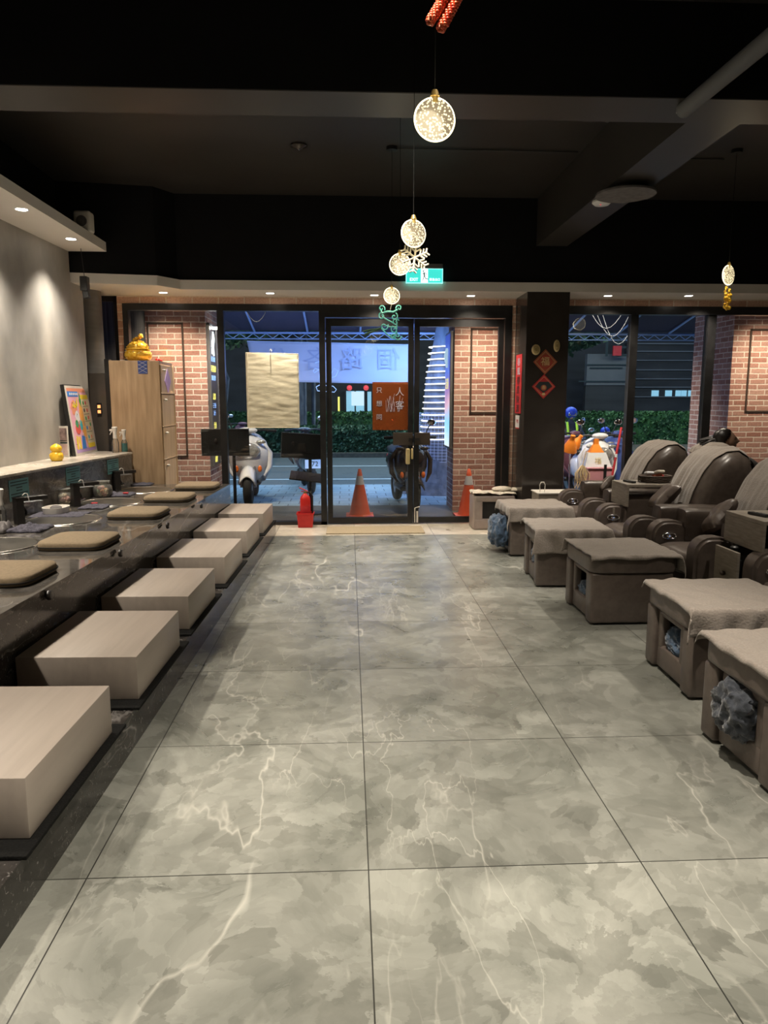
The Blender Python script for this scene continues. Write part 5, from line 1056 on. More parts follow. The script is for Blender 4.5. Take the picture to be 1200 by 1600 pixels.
# menu sign on the left column's inner face
t = thing('menu_sign', (-1.862, 10.16, 0), 'dark menu board with yellow and blue lettering on the left brick column', 'sign')
def zy(py, Y): return P(330, py, Y=Y).z
z1, z0 = 2.48, 0.62
MB().b2((0.0, -0.24, z0), (0.03, 0.26, z1), 0.004).build('board', 'menu', t); mb = MB()
for a, b in (((0, -0.27, z0), (0.045, -0.24, z1+0.03)), ((0, 0.26, z0), (0.045, 0.29, z1+0.03)), ((0, -0.27, z1), (0.045, 0.29, z1+0.03))): mb.b2(a, b)
mb.build('frame', 'silver', t)
rows = [(2.05, 'lit_blue', 0.18), (1.92, 'lit_yellow', 0.34), (1.80, 'lit_blue', 0.32), (1.55, 'lit_yellow', 0.22), (1.43, 'lit_blue', 0.24), (1.33, 'lit_blue', 0.14), (1.16, 'lit_yellow', 0.26), (1.05, 'lit_blue', 0.24), (0.95, 'lit_blue', 0.16), (0.82, 'lit_yellow', 0.20), (0.70, 'lit_yellow', 0.24)]
FX = Matrix.Rotation(PI/2, 4, 'Z') @ FACE_CAM
body = ['養生會館', '足體按摩', '腳底按摩', '足部', '三十分', '九十', '全身', '六十分', '百元', '指壓', '油壓']
for (z, m_, wd), s_ in zip(rows, body): text(s_, 0.095 if m_ == 'lit_yellow' else 0.075, T(0.033, 0.0, z) @ FX, m_, 'lettering', t)
mb = MB(); mb.tube([(0.033, -0.06, 2.12), (0.033, -0.04, 2.26), (0.033, 0.02, 2.33), (0.033, 0.03, 2.42)], [0.02, 0.035, 0.03, 0.015], 6).tube([(0.033, -0.02, 2.26), (0.033, -0.08, 2.20)], 0.016, 6).tube([(0.033, 0.02, 2.22), (0.033, 0.04, 2.10)], 0.018, 6); mb.build('white_emblem', 'lit_white', t)
MB().cyl((0.04, -0.05, 2.46), (0.12, -0.05, 2.46), 0.018).build('sign_lamp', 'lamp_face', t)
t = thing('lit_poster_box', (1.412, 10.14, 0), 'tall lit advertising box on the inner face of the right brick column', 'light box')
MB().b2((-0.05, -0.24, 0.85), (0.0, 0.27, 2.42), 0.004).build('frame', 'silver', t); MB().b2((-0.056, -0.21, 0.88), (-0.05, 0.24, 2.39)).build('poster_face', 'lightbox', t)
FXm = Matrix.Rotation(-PI/2, 4, 'Z') @ FACE_CAM
text('足道', 0.16, T(-0.058, 0.02, 1.72) @ FXm, 'lit_yellow', 'lettering', t); mb = MB(); mb.tube([(-0.058, 0, 1.95), (-0.058, 0.03, 2.1), (-0.058, -0.02, 2.2)], [0.02, 0.05, 0.03], 6); mb.build('white_emblem', 'lit_white', t)
# awning
t = thing('shop_awning', (0, 11.5, 2.9), 'dark fabric awning on a pale pipe frame outside the shop', 'awning')
def A(m_, n, mt, par=None, **k):
    o = m_.build(n, mt, t, **k); o.location = -t.location; return o
A(MB().grid(lambda u, v: Vector((-5+14*u, 10.4+2.2*v, 3.12-0.46*v)), 14, 6), 'fabric', 'awning', solid=0.006)
for x in [-4.2+0.88*k for k in range(14)]: A(MB().cyl((x, 10.4, 3.09), (x, 12.55, 2.635), 0.018, seg=10), 'rafter', 'awning_pipe', smooth=50)
for y, z in ((11.2, 2.93), (12.55, 2.62), (12.56, 2.52)): A(MB().cyl((-5, y, z), (9, y, z), 0.020 if z > 2.6 else 0.008, seg=10), 'cross_pipe', 'awning_pipe', smooth=50)
A(MB().tube([(-5+0.11*k, 12.56, 2.53+(0.075 if k % 2 else 0)) for k in range(127)], 0.007, 4), 'zigzag_lacing', 'awning_pipe')
for a, b, lb in ((-1.45, -1.05, 'left'), (3.3, 3.9, 'right')):
    for q in range(1 if lb == 'left' else 3):
        mb = MB().tube([(a+0.1*q, 10.3+0.02*q, 2.985)]+[(a+0.1*q+(b-a)*k/10, 10.3+0.02*q, 2.85-0.22*(1+0.3*q)*math.sin(PI*k/10)*(1.3 if lb == 'left' else 1.6)) for k in range(11)]+[(b+0.1*q, 10.3+0.02*q, 2.985)], 0.005, 6); o = mb.build('loose_cable', 'facade_grey', smooth=60); tag(o, 'loose pale cable hanging in loops under the porch, seen through the ' + lb + ' window', 'cable', 'loose cables under the porch')
# banner
bx0, bx1 = P(385, 560, Y=12.5).x, P(646, 560, Y=12.5).x; bz1 = 2.485
def bf(u, v):
    x = bx0+(bx1-bx0)*u; z = (bz1-0.05*u) + (-0.66*v)
    if u < 0.12: x += 0.0 + 0.35*v*(0.12-u)*3
    return Vector((x, 12.62+0.03*nz(u*5, v*3)+0.02*math.sin((u*9+v*4)), z))
t = thing('cloth_banner', (0, 0, 0), 'pale cloth banner with faint reversed characters hung under the awning', 'banner')
MB().grid(bf, 40, 16).build('cloth', 'banner', t, smooth=70, solid=0.003)
for i, ch in enumerate('個路各公'): text(ch, 0.40, T(bx1-0.42-0.62*i, 12.58, 2.17) @ FACE_CAM, 'banner_text', 'faint_character', t, mirror=True)
MB().tube([bf(u/20, 0) for u in range(21)], 0.008, 5).build('top_hem', 'banner_text', t)
# tree with rope lights
t = thing('banyan_trunk', (1.62, 12.25, 0), 'thick tree trunk wrapped in glowing rope lights beside the right column', 'tree')
secs = []
for z, r, cx in ((-0.02, 0.86, -0.02), (0.15, 0.66, -0.03), (0.45, 0.50, -0.02), (0.8, 0.42, 0.0), (1.3, 0.38, 0.0), (1.8, 0.35, 0.02), (2.3, 0.32, 0.08), (2.9, 0.30, 0.16)): secs.append([Vector((cx+r*math.cos(a*PI/16)*(1+0.12*nz(a*0.8, z*1.3)), r*0.8*math.sin(a*PI/16)*(1+0.12*nz(a, z)), z)) for a in range(32)])
MB().loft(secs).build('trunk', 'bark', t, smooth=70)
turns = 16; pts = []
for k in range(turns*24+1):
    z = 0.82+(2.42-0.82)*k/(turns*24); r = 0.445 - 0.06*(z-0.82); a = k*2*PI/24; pts.append((0.02*(z-0.8)*2+r*math.cos(a), r*0.84*math.sin(a), z+0.02*math.sin(a)))
MB().tube(pts, 0.009, 6).build('rope_light', 'led', t, smooth=60)
nt = MB()
for k in range(22): a = PI+k*PI/21; nt.tube([(0.455*math.cos(a)*(1-0.05*(z-0.6)), 0.455*0.84*math.sin(a), z) for z in (0.5, 0.9, 1.3)], 0.003, 4)
for z in [0.5+0.05*k for k in range(17)]: nt.tube([(0.458*math.cos(a*PI/12+PI), 0.458*0.84*math.sin(a*PI/12+PI), z) for a in range(13)], 0.003, 4)
nt.build('mesh_net', 'banner_text', t)
# hedges
def hedge(x0, x1, y0, y1, z1, m_, label, n, seed):
    mb = MB(); r2 = random.Random(seed); mb.b2((x0, y0+0.06, -0.02), (x1, y1-0.06, z1-0.06)); L = mb.bm
    for k in range(n):
        f_ = r2.random()
        if f_ < 0.62: p = Vector((r2.uniform(x0, x1), y0+r2.uniform(-0.05, 0.08), r2.uniform(0.03, z1)))
        else: p = Vector((r2.uniform(x0, x1), r2.uniform(y0, y1), z1+r2.uniform(-0.08, 0.05)))
        s_ = r2.uniform(0.03, 0.07); a = Vector((r2.uniform(-1, 1), r2.uniform(-1, 1), r2.uniform(-1, 1))).normalized(); b = a.orthogonal().normalized(); c = a.cross(b)
        q = [p+(b*s_), p+(c*s_*0.6), p-(b*s_), p-(c*s_*0.6)]; L.faces.new([L.verts.new(v) for v in q])
    o = mb.build('hedge', m_); return tag(o, label, 'hedge', 'hedges on the road median')
hedge(-16, 25, 24.2, 25.2, 1.08, 'leaf', 'long clipped green hedge on the far side of the road', 26000, 1)
hedge(-7.5, 1.9, 20.9, 21.9, 0.72, 'leaf_dark', 'lower darker hedge in front of the far hedge, seen through the doors', 11000, 2)
# buildings across the street
struct('wall_far_facade', MB().b2((-40, 34, -0.1), (60, 35, 16)), 'facade_dark')
t = thing('lit_shop_entrance', (0, 33.6, 0), 'lit blue glass shop entrance with red lanterns across the street', 'shop entrance')
def F(x, y, Y=33.6): return P(x, y, Y=Y)
a = F(538, 608); b = F(572, 652); MB().b2((a.x, 33.5, -0.1), (b.x, 33.7, a.z)).build('doorway', 'frame', t)
a1 = F(541, 611); b1 = F(554, 648); a2 = F(556, 611); b2_ = F(569, 648)
MB().b2((a1.x, 33.45, b1.z), (b1.x, 33.5, a1.z)).build('glass_door', 'lit_window', t); MB().b2((a2.x, 33.45, b2_.z), (b2_.x, 33.5, a2.z)).build('glass_door', 'lit_window', t)
a = F(549, 612, 33.4); b = F(569, 634, 33.4); MB().b2((a.x, 33.38, b.z), (b.x, 33.42, a.z)).build('bright_poster', 'lit_white', t)
for px in (546, 572): q = F(px, 606, 33.2); MB().ball(q, 0.12, seg=16).build('red_lantern', 'lit_red', t, smooth=60)
for c_ in t.children: c_.location = -t.location
q = F(572, 620); o = MB().b2((F(574, 610).x, 33.5, F(574, 650).z), (F(580, 610).x, 33.6, F(574, 612).z)).build('side_window', 'lit_window'); tag(o, 'narrow lit teal window right of the shop entrance across the street', 'window')
q0, q1 = F(528, 620), F(531, 650); o = MB().b2((q0.x, 33.3, -0.1), (q1.x, 33.4, q0.z)).build('yellow_post', 'lit_yellow'); tag(o, 'upright yellow sign post across the street left of the entrance', 'sign post')
q0, q1 = F(467, 616), F(475, 642); t = thing('yellow_sign', (q0.x, 33, q1.z), 'yellow street sign beside the hanging cloth, across the road', 'sign'); MB().b2((0, 0, 0), (q1.x-q0.x, 0.1, q0.z-q1.z)).build('panel', 'lit_yellow', t); MB().cyl((0.1, 0.15, -q1.z-0.1), (0.1, 0.15, 0.1), 0.04).build('post', 'silver', t); mb = MB()
for k in range(4): mb.b2((0.05, -0.02, 0.12+0.17*k), (q1.x-q0.x-0.05, -0.01, 0.17+0.17*k))
mb.build('printed_lines', 'ink', t)
# grey hoarding and striped building on the right
t = thing('grey_hoarding', (0, 31, 0), 'pale grey hoarding panel with dark letters across the street at right', 'hoarding')
a, b = P(918, 553, Y=31), P(986, 602, Y=31); MB().b2((a.x, 0, b.z), (b.x, 0.3, a.z)).build('upper_panel', 'facade_grey', t); a, b = P(915, 603, Y=31), P(982, 655, Y=31); MB().b2((a.x, 0, -0.1), (b.x, 0.3, a.z)).build('lower_panel', 'facade_dark', t)
c = P(955, 545, Y=30.9); text('TE', 1.1, T(c.x, -0.35, c.z) @ FACE_CAM, 'ink', 'lettering', t); c = P(945, 573, Y=30.9)
mb = MB(); 
for k, (yy, w_) in enumerate(((570, 0.9), (575, 0.7), (596, 1.2))): q = P(948, yy, Y=30.9); mb.b2((q.x-w_, -0.06, q.z-0.02), (q.x+w_, -0.04, q.z+0.03))
mb.build('small_print', 'ink', t)
q = P(962, 548, Y=30.5); MB().b2((q.x-0.1, -0.5, q.z-0.2), (q.x+0.25, -0.4, q.z+0.2)).build('red_block', 'red_paper', t)
t = thing('striped_building', (0, 32, 0), 'dark building with thin horizontal lines and a few lit windows, across the street', 'building')
a, b = P(984, 535, Y=32), P(1095, 660, Y=32); MB().b2((a.x, 0, -0.1), (b.x, 0.6, a.z)).build('wall', 'facade_dark', t)
for yy in (537, 549, 563, 578, 592, 605, 620): z = P(1000, yy, Y=32).z; MB().b2((a.x, -0.06, z-0.025), (b.x, 0, z+0.025)).build('ledge_line', 'facade_grey', t)
for px, w_ in ((1023, 0.16), (1044, 0.15), (1059, 0.12), (1068, 0.12), (1078, 0.10)): q = P(px, 615, Y=32); MB().b2((q.x-w_, -0.05, q.z-0.14), (q.x+w_, -0.02, q.z+0.14)).build('lit_pane', 'lit_window', t)
# trees along the road
def tree(x, y, h, r, m_, label, seed, n=5000, trunk=0.25):
    t = thing('street_tree', (x, y, -0.1), label, 'tree', 'street trees'); r2 = random.Random(seed)
    mb = MB(); mb.tube([(0, 0, 0), (0.1, 0, h*0.4), (0.0, 0.1, h)], [trunk, trunk*0.8, trunk*0.5], 10)
    for k in range(12): a = r2.uniform(0, 6.28); mb.tube([(0.2*math.cos(a), 0.2*math.sin(a), h), (r*0.3*math.cos(a), r*0.3*math.sin(a), h*0.62), ((trunk+0.25)*math.cos(a), (trunk+0.2)*math.sin(a), 0)], 0.05, 5)
    mb.build('trunk', 'bark', t, smooth=70); mb = MB(); L = mb.bm
    for k in range(n):
        d = Vector((r2.gauss(0, 1), r2.gauss(0, 1), r2.gauss(0, 1))).normalized()*r*r2.uniform(0.5, 1)**0.5*(1+0.25*nz(r2.random()*3, seed)); p = Vector((d.x, d.y, h+r*0.35+d.z*0.55)); s_ = r2.uniform(0.06, 0.14)
        a = Vector((r2.uniform(-1, 1), r2.uniform(-1, 1), r2.uniform(-1, 1))).normalized(); b = a.orthogonal().normalized(); c = a.cross(b); L.faces.new([L.verts.new(v) for v in (p+b*s_, p+c*s_*.6, p-b*s_, p-c*s_*.6)])
    mb.build('crown', m_, t)
tree(-4.3, 21.8, 3.6, 2.6, 'leaf_dark', 'dark banyan with hanging roots left of the hanging cloth', 1)
tree(6.0, 22.6, 3.3, 2.0, 'leaf_dark', 'dark leafy tree right of the pillar above the hedge', 2)
tree(-1.6, 23.0, 3.9, 1.8, 'leaf_dark', 'dark tree behind the banner, left of the lit shop entrance', 3, 3000)
# neon outline sign
q = P(506, 590, Y=11.6); t = thing('neon_outline_sign', q, 'white and blue neon outline sign partly behind the left door frame', 'neon sign')
def npx(pts): return [((x-506)*0.0102, 0, -(y-590)*0.0102) for x, y in pts]
MB().tube(npx([(493, 568), (499, 566), (501, 572), (499, 590), (500, 602), (512, 602), (517, 590), (516, 575), (512, 566), (500, 568)]), 0.006, 6).tube(npx([(499, 578), (492, 583), (490, 580), (493, 576), (498, 578)]), 0.005, 6).tube(npx([(518, 583), (522, 576), (528, 580), (524, 588), (518, 590)]), 0.005, 6).build('figure_outline', 'plate_txt', t, smooth=60)
MB().tube(npx([(494, 604), (500, 601), (520, 603), (525, 608), (522, 612), (496, 610), (494, 604)]), 0.007, 6).build('base_outline', 'plate_txt', t, smooth=60); MB().tube(npx([(506, 612), (506, 700)]), 0.006, 6).build('stand', 'black_plastic', t)
# traffic cones
def cone(x, y, label):
    t = thing('traffic_cone', (x, y, -0.003), label, 'traffic cone', 'traffic cones on the porch')
    MB().box((0, 0, 0.012), (0.36, 0.36, 0.024), 0.008).build('base', 'orange', t, smooth=40)
    def rr_(z): return 0.135-0.115*(z-0.024)/0.60
    MB().lathe([(0.15, 0.02), (0.137, 0.035), (rr_(0.40), 0.40), (rr_(0.42), 0.42), (rr_(0.53), 0.53), (rr_(0.62), 0.62), (0.012, 0.625), (0, 0.625)], seg=32).build('body', 'orange', t, smooth=50)
    MB().lathe([(rr_(0.42)+0.002, 0.42), (rr_(0.535)+0.002, 0.535)], seg=32).build('white_band', 'reflective', t, smooth=50)
cone(0.135, 9.50, 'orange traffic cone with white band behind the left door leaf'); cone(1.56, 9.42, 'orange traffic cone with white band behind the right door leaf')
# black tilted panels outside on stands
def panel(px0, py0, px1, py1, Y, tilt, label, shelf):
    a = P(px0, py0, Y=Y); b = P(px1, py1, Y=Y); cx_, cz_ = (a.x+b.x)/2, (a.z+b.z)/2; w_, h_ = abs(b.x-a.x), abs(a.z-b.z)
    t = thing('black_display_panel', (cx_, Y, 0), label, 'display panel', 'black display panels on stands outside'); pm = Matrix.Translation((0, 0, cz_)) @ Matrix.Rotation(tilt, 4, 'Y')
    o = MB().box((0, 0, 0), (w_, 0.035, h_), 0.004).build('screen_back', 'black_plastic', t); o.matrix_local = pm
    e_ = MB().box((0, -0.019, h_/2-0.004), (w_, 0.003, 0.006)).box((-w_/2+0.003, -0.019, 0), (0.006, 0.003, h_)).build('edge', 'silver', t); e_.matrix_local = pm
    br = MB().box((0, -0.025, -0.02), (0.10, 0.012, 0.10), 0.003).ball((-0.12, -0.02, 0.02), 0.02, (1, 0.4, 1.6)).build('mount', 'pillar', t); br.matrix_local = pm
    MB().cyl((0.1, 0.03, 0.02), (0.1, 0.03, cz_), 0.022).build('pole', 'black_plastic', t); MB().cyl((0.1, 0.03, -0.004), (0.1, 0.03, 0.02), 0.18).build('foot', 'black_plastic', t)
    if shelf: MB().box((0.05, -0.1, cz_-0.40), (0.42, 0.22, 0.02), 0.003, rot=Matrix.Rotation(0.12, 4, 'Y') @ Matrix.Rotation(0.4, 4, 'X')).build('shelf', 'pillar', t)
panel(314, 670, 390, 712, 9.6, 0.0, 'black display panel outside behind the left window bar', False)
panel(439, 677, 505, 716, 9.7, 0.06, 'black display panel with a tilted shelf outside, left of the doors', True)
# scooters
def scooter(loc, rz, body, label, dark='tyre', plate=None, extra=None, mir=True, lens='lens', wid=1.0):
    t = thing('scooter', loc, label, 'scooter', 'scooters parked outside', rz)
    def wheel(y, nm):
        mb = MB(); mb.tube([(0, y+0.20*math.cos(a*PI/16), 0.26+0.20*math.sin(a*PI/16)) for a in range(32)], 0.058, 12, True); w_ = mb.build(nm, 'tyre', t, smooth=70)
        MB().cyl((-0.03, y, 0.26), (0.03, y, 0.26), 0.15, seg=28).cyl((-0.05, y, 0.26), (0.05, y, 0.26), 0.05).build('rim', 'silver', w_, smooth=40)
    wheel(-0.62, 'front_wheel'); wheel(0.62, 'rear_wheel')
    MB().grid(lambda u, v: Vector(((v-0.5)*0.20, -0.62+0.29*math.cos(0.35+u*2.2), 0.26+0.285*math.sin(0.35+u*2.2)-0.10*(2*v-1)**2)), 18, 8).build('front_fender', body, t, smooth=70, solid=0.012)
    for s_ in (-1, 1): MB().cyl((s_*0.085, -0.62, 0.26), (s_*0.075, -0.50, 0.62), 0.022).build('fork', 'silver', t, smooth=50)
    secs = []                                              # front apron
    for z, hw, yf, th in ((0.33, 0.10, -0.50, 0.05), (0.45, 0.19, -0.55, 0.08), (0.60, 0.235, -0.58, 0.11), (0.75, 0.235, -0.585, 0.13), (0.86, 0.20, -0.55, 0.14), (0.94, 0.13, -0.49, 0.12), (0.98, 0.06, -0.45, 0.08)):
        secs.append([Vector((hw*wid*math.cos(a*PI/14), yf+0.10*(abs(math.cos(a*PI/14))**2)+th*0.5*(1-math.sin(a*PI/14)), z)) if False else Vector((hw*wid*math.cos(a*PI/14), yf+0.12*abs(math.cos(a*PI/14))**2+(th*0.55)*(1+math.sin(a*PI/14)), z)) for a in range(28)])
    MB().loft(secs).build('front_apron', body, t, smooth=60)
    MB().ball((0, -0.565, 0.74), 0.13, (1.25, 0.42, 0.85), 24).build('headlight', lens, t, smooth=70)
    for s_ in (-1, 1): 
        MB().ball((s_*0.17, -0.52, 0.86), 0.05, (1.3, 0.5, 0.55), 14).build('indicator', lens, t, smooth=70)
        MB().tube([(s_*0.20, -0.50, 0.40), (s_*0.27, -0.42, 0.52), (s_*0.28, -0.40, 0.70), (s_*0.21, -0.42, 0.84)], [0.012, 0.035, 0.035, 0.015], 8).build('side_fairing', body, t, smooth=70)
        MB().ball((s_*0.15, -0.545, 0.50), 0.035, (0.8, 0.5, 1.3), 12).build('amber_reflector', 'amber', t, smooth=70)
    MB().tube([(-0.34, -0.36, 1.00), (-0.18, -0.44, 1.02), (0, -0.46, 1.0), (0.18, -0.44, 1.02), (0.34, -0.36, 1.00)], 0.016).build('handlebar', 'black_plastic', t, smooth=60)
    for s_ in (-1, 1): MB().cyl((s_*0.24, -0.41, 1.01), (s_*0.36, -0.35, 1.0), 0.023).build('grip', 'tyre', t, smooth=50)
    MB().ball((0, -0.46, 1.01), 0.085, (1.5, 0.8, 0.55), 16).build('dash_cowl', body, t, smooth=70)
    if mir:
        for s_ in (-1, 1): m_ = MB().tube([(s_*0.20, -0.43, 1.03), (s_*0.24, -0.43, 1.14), (s_*0.27, -0.43, 1.18)], 0.008).build('mirror_stem', 'black_plastic', t, smooth=60); MB().ball((s_*0.29, -0.42, 1.21), 0.06, (1.1, 0.25, 0.75), 14).build('mirror', 'chrome', m_, smooth=70)
    MB().b2((-0.15, -0.42, 0.26), (0.15, 0.12, 0.33), 0.03, 3).build('floorboard', 'black_plastic', t, smooth=50)
    secs = [[Vector((hw*v.x, y, zc+hh*v.y)) for v in [Vector((math.cos(a*PI/10), math.sin(a*PI/10), 0)) for a in range(20)]] for y, hw, zc, hh in ((0.02, 0.08, 0.48, 0.16), (0.10, 0.15, 0.50, 0.20), (0.35, 0.185, 0.54, 0.20), (0.65, 0.17, 0.60, 0.16), (0.88, 0.10, 0.66, 0.10), (0.95, 0.05, 0.69, 0.05))]
    MB().loft(secs).build('rear_body', body, t, smooth=70)
    secs = [[Vector((hw*v.x, y, zc+0.05*v.y)) for v in [Vector((math.cos(a*PI/10), math.sin(a*PI/10), 0)) for a in range(20)]] for y, hw, zc in ((0.04, 0.09, 0.72), (0.12, 0.15, 0.745), (0.45, 0.165, 0.75), (0.80, 0.13, 0.79), (0.90, 0.08, 0.79))]
    MB().loft(secs).build('seat', 'black_plastic', t, smooth=70)
    MB().box((0, 0.96, 0.66), (0.20, 0.03, 0.05), 0.012).build('tail_light', 'red', t, smooth=50)
    if plate:
        MB().box((0, 0.97, 0.52), (0.26, 0.012, 0.14), 0.004).build('number_plate', 'plate_txt', t); text(plate, 0.11, T(0, 0.98, 0.52) @ Matrix.Rotation(PI, 4, 'Z') @ FACE_CAM, 'ink', 'plate_number', t)
    MB().cyl((0.13, 0.45, 0.28), (0.15, 0.85, 0.33), 0.05).build('exhaust', 'silver', t, smooth=50)
    return t
sc_ = scooter((-1.50, 11.2, -0.02), 0.06, 'scooter_white', 'white scooter with large headlight parked behind the left window', wid=1.15); sc_.scale = (1.12, 1.0, 1.08)
scooter((0.80, 10.45, -0.004), 0.12, 'scooter_dark', 'dark glossy scooter parked behind the meeting door leaves', lens='scooter_dark')
scooter((-0.72, 12.6, -0.02), PI+0.15, 'scooter_dark', 'dark scooter seen from behind with a lit blue number plate left of the doors', plate='572', lens='scooter_dark')
o = MB().lathe([(0.0, 0), (0.11, 0), (0.12, 0.18), (0.13, 0.20), (0, 0.21)], seg=24).build('yellow_tub', 'canvas', smooth=40); q = P(490, 720, Y=11.6); o.location = (q.x, 11.55, 0.70); tag(o, 'yellowish round tub on the parked scooter left of the doors', 'tub')
scooter((-2.95, 19.4, -0.1), 0.5, 'scooter_mauve', 'distant parked scooter below the hanging cloth by the hedge')
# right cluster
scooter((3.62, 11.0, -0.02), 0.10, 'scooter_white', 'white scooter behind the pink box in the right window', wid=1.1)
scooter((3.25, 11.7, -0.02), 0.7, 'scooter_mauve', 'dark mauve scooter beside the white one in the right window')
scooter((4.15, 11.8, -0.02), 0.2, 'scooter_blue', 'dark blue scooter behind the red pole in the right window')
t = thing('pink_box', (3.50, 10.15, 0), 'pink plastic basket box on the porch in front of the white scooter', 'box')
MB().b2((-0.17, -0.15, -0.003), (0.20, 0.15, 0.56), 0.03, 3).build('body', 'pink_box', t, smooth=50); MB().b2((-0.18, -0.16, 0.55), (0.21, 0.16, 0.575), 0.01).build('lid', 'pink_box', t)
MB().b2((0.05, -0.165, 0.25), (0.09, -0.15, 0.62), 0.004).build('black_strap', 'black_plastic', t)
t = thing('white_carton', (3.50, 10.2, 0.576), 'white paper carton with a gold drawing standing on the pink box', 'carton')
MB().loft([[(-0.19, -0.12, 0), (0.19, -0.12, 0), (0.19, 0.12, 0), (-0.19, 0.12, 0)], [(-0.13, -0.07, 0.20), (0.12, -0.07, 0.20), (0.12, 0.07, 0.20), (-0.13, 0.07, 0.20)]]).build('body', 'white', t)
text('福', 0.10, T(0.0, -0.105, 0.08) @ Matrix.Rotation(-0.2, 4, 'X') @ FACE_CAM, 'gold_dark', 'gold_drawing', t)
def lampshade(px, py, Y, label, tilt, s=1.0, stand=True):
    q = P(px, py, Y=Y); t = thing('orange_lamp', (q.x, Y, 0), label, 'lamp', 'orange lamps outside the right window')
    m_ = Matrix.Translation((0, 0, q.z)) @ Matrix.Rotation(tilt, 4, 'Y') @ Matrix.Rotation(0.35, 4, 'X')
    o = MB().lathe([(0.105*s, -0.10*s), (0.095*s, -0.06*s), (0.05*s, 0.05*s), (0.035*s, 0.07*s), (0.033*s, 0.13*s), (0.0, 0.14*s)], seg=28).build('shade', 'orange_lamp', t, smooth=50, solid=0.003); o.matrix_local = m_
    if stand: MB().tube([(0, 0.03, q.z+0.05), (-0.09, 0.05, q.z-0.05), (-0.08, 0.05, q.z-0.4), (-0.08, 0.05, -0.003)], 0.010).build('stand', 'chrome', t, smooth=60)
    o = MB().cyl((0, 0, -0.1*s), (0, 0, -0.09*s), 0.095*s).build('diffuser', 'white', t, smooth=40); o.matrix_local = m_
    return t
lampshade(892, 694, 10.0, 'larger orange metal lamp shade nearest the pillar in the right window', 0.12)
lampshade(902, 690, 10.25, 'smaller orange lamp shade tilted behind the larger one', 0.5, 0.8)
q = P(931, 700, Y=10.2); t = thing('orange_funnel', (q.x, 10.2, 0.777), 'orange pyramid funnel standing on the white carton', 'funnel')
MB().loft([[(-0.10, -0.07, 0.0), (0.10, -0.07, 0.0), (0.10, 0.07, 0.0), (-0.10, 0.07, 0.0)], [(-0.035, -0.025, 0.115), (0.035, -0.025, 0.115), (0.035, 0.025, 0.115), (-0.035, 0.025, 0.115)], [(-0.03, -0.025, 0.19), (0.03, -0.025, 0.19), (0.03, 0.025, 0.19), (-0.03, 0.025, 0.19)]]).build('funnel', 'orange_lamp', t)
a = P(971, 668, Y=9.9); b = P(955, 752, Y=9.7); o = MB().cyl(b+(b-a)*0.9, a, 0.016).build('red_pole', 'red_paper'); bb = o; tag(o, 'red pole leaning by the right window frame', 'pole')
o = MB().cyl(a.lerp(b, 0.50)+Vector((0, -0.001, 0)), a.lerp(b, 0.56)+Vector((0, -0.001, 0)), 0.0175).build('white_band', 'white', bb)
rp = MB(); r2 = random.Random(8); q = P(909, 745, Y=10.0)
for k in range(14): a0 = r2.uniform(-0.05, 0.05); rp.tube([(a0*0.3, 0, 0.16), (a0-0.05, r2.uniform(-.03, .03), 0.05), (a0*2.2, r2.uniform(-.04, .04), -0.16), (a0+0.06, 0, 0.04), (a0*0.3+0.01, 0, 0.15)], 0.0055, 6)
rp.tube([(0, 0, 0.14), (0.03, 0, 0.28), (0.05, 0, 0.36)], 0.007, 6)
o = rp.build('rope_coil', 'rope', smooth=60); o.location = q; tag(o, 'coil of cream rope hanging beside the pink box outside', 'rope')
t = thing('red_bicycle_frame', (2.93, 10.3, 0), 'red folding trolley frame beside the pillar in the right window', 'trolley')
MB().tube([(-0.03, 0, 0), (-0.03, 0, 0.55), (0.0, 0, 0.60), (0.03, 0, 0.5), (0.04, 0, 0)], 0.012).tube([(-0.03, 0, 0.3), (0.04, 0, 0.3)], 0.010).build('frame', 'red', t, smooth=60)
MB().tube([(0.0, 0.1*math.cos(a*PI/10), 0.10+0.1*math.sin(a*PI/10)) for a in range(20)], 0.015, 6, True).build('wheel', 'tyre', t, smooth=60)
t = thing('blue_bin', (4.02, 11.0, -0.02), 'dark blue sloped plastic bin behind the red pole', 'bin')
MB().loft([[(-0.2, -0.2, 0), (0.2, -0.2, 0), (0.2, 0.2, 0), (-0.2, 0.2, 0)], [(-0.2, -0.2, 0.6), (0.24, -0.2, 0.6), (0.24, 0.25, 0.6), (-0.2, 0.25, 0.6)], [(-0.06, -0.15, 0.86), (0.22, -0.15, 0.86), (0.22, 0.22, 0.86), (-0.06, 0.22, 0.86)]]).build('body', 'scooter_blue', t)
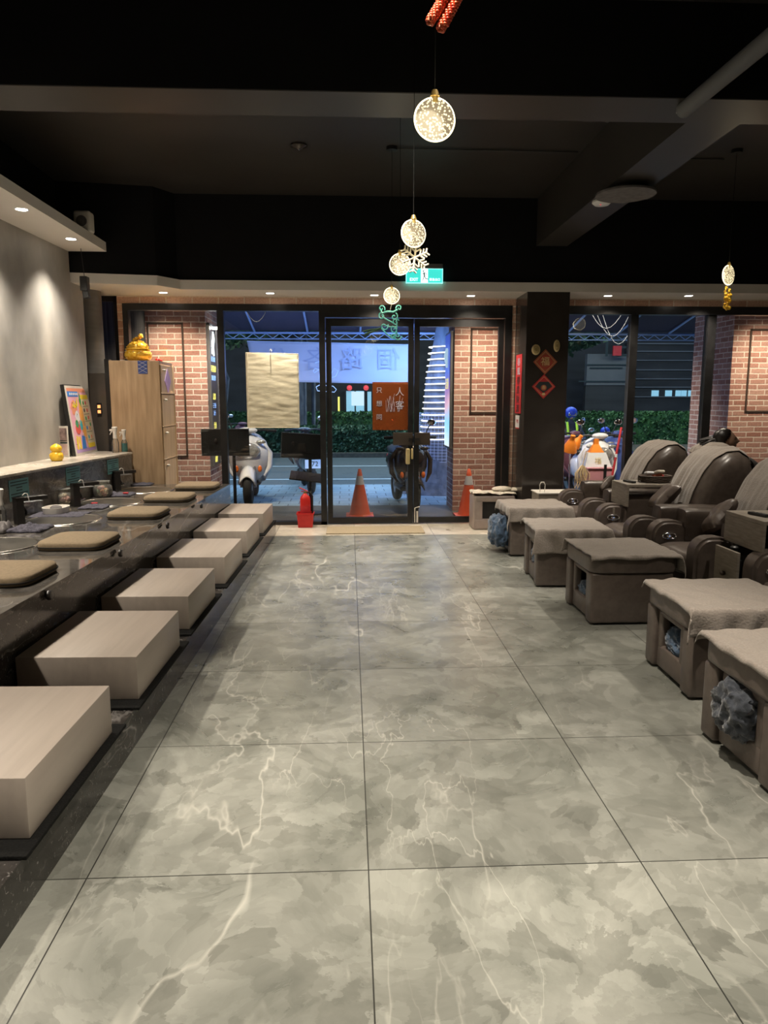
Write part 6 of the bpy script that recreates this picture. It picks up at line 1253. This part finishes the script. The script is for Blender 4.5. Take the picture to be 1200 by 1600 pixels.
# riders
def rider(x, y, rz, label, vest, helm='helmet_blue', z0=-0.1):
    t = thing('person', (x, y, z0), label, 'person', None, rz)
    V = [(0, 0.05, 0.80), (0, 0.03, 1.00), (0, 0.0, 1.22), (0, -0.01, 1.36), (0, -0.02, 1.44), (0.17, 0, 1.27), (0.26, -0.10, 1.05), (0.22, -0.33, 0.98), (-0.17, 0, 1.27), (-0.26, -0.10, 1.05), (-0.22, -0.33, 0.98),
         (0.10, 0.05, 0.78), (0.17, -0.32, 0.72), (0.19, -0.30, 0.34), (0.19, -0.42, 0.30), (-0.10, 0.05, 0.78), (-0.17, -0.32, 0.72), (-0.19, -0.30, 0.34), (-0.19, -0.42, 0.30)]
    Ed = [(0, 1), (1, 2), (2, 3), (3, 4), (2, 5), (5, 6), (6, 7), (2, 8), (8, 9), (9, 10), (0, 11), (11, 12), (12, 13), (13, 14), (0, 15), (15, 16), (16, 17), (17, 18)]
    skin_body('body', V, Ed, [0.15, 0.14, 0.15, 0.06, 0.055, 0.075, 0.055, 0.04, 0.075, 0.055, 0.04, 0.10, 0.08, 0.055, 0.05, 0.10, 0.08, 0.055, 0.05], 0, 'cloth_navy', t)
    head_mesh(Matrix.Translation((0, -0.03, 1.53)), 'skin', t)
    MB().ball((0, -0.01, 1.56), 0.135, (1, 1.08, 0.95), 24).build('helmet', helm, t, smooth=70); MB().box((0, -0.125, 1.53), (0.17, 0.03, 0.07), 0.012).build('visor', 'chrome', t, smooth=50)
    for s_ in (-1, 1): hand(t, Matrix.Translation((s_*0.22, -0.33, 0.98)) @ Matrix.Rotation(-1.3, 4, 'X'))
    if vest:
        for s_ in (-1, 1): MB().tube([(s_*0.10, -0.10, 1.36), (s_*0.10, -0.165, 1.22), (s_*0.08, -0.165, 0.98)], 0.028, 8).tube([(s_*0.10, 0.08, 1.36), (s_*0.10, 0.165, 1.2), (s_*0.09, 0.18, 0.98)], 0.022, 8).build('vest_strap', 'hivis', t, smooth=60)
        MB().tube([(0.175*math.cos(a*PI/12), 0.03+0.175*math.sin(a*PI/12), 0.95) for a in range(24)], 0.025, 8, True).build('vest_belt', 'hivis', t, smooth=60)
    else:
        for z in (1.05, 1.18): MB().tube([(0.16*math.cos(a*PI/12), 0.02+0.165*math.sin(a*PI/12), z) for a in range(24)], 0.014, 8, True).build('red_stripe', 'red_paper', t, smooth=60)
    return t
q = P(893, 660, Y=13.7); rd = rider(q.x-0.02, 13.7, 0.0, 'person in navy with a yellow reflective vest and blue helmet riding a scooter', True); rd.scale = (0.88,)*3
sc_ = scooter((q.x-0.02, 13.62, -0.1), 0.0, 'scooter_dark', 'dark scooter ridden by the person in the yellow vest'); sc_.scale = (0.88,)*3
q = P(945, 680, Y=13.6); rd = rider(q.x, 13.6, 0.1, 'small looking person with a blue helmet and red striped jacket on a scooter', False); rd.scale = (0.66,)*3
sc_ = scooter((q.x, 13.54, -0.1), 0.1, 'scooter_dark', 'small dark scooter ridden by the person in the red striped jacket'); sc_.scale = (0.66,)*3
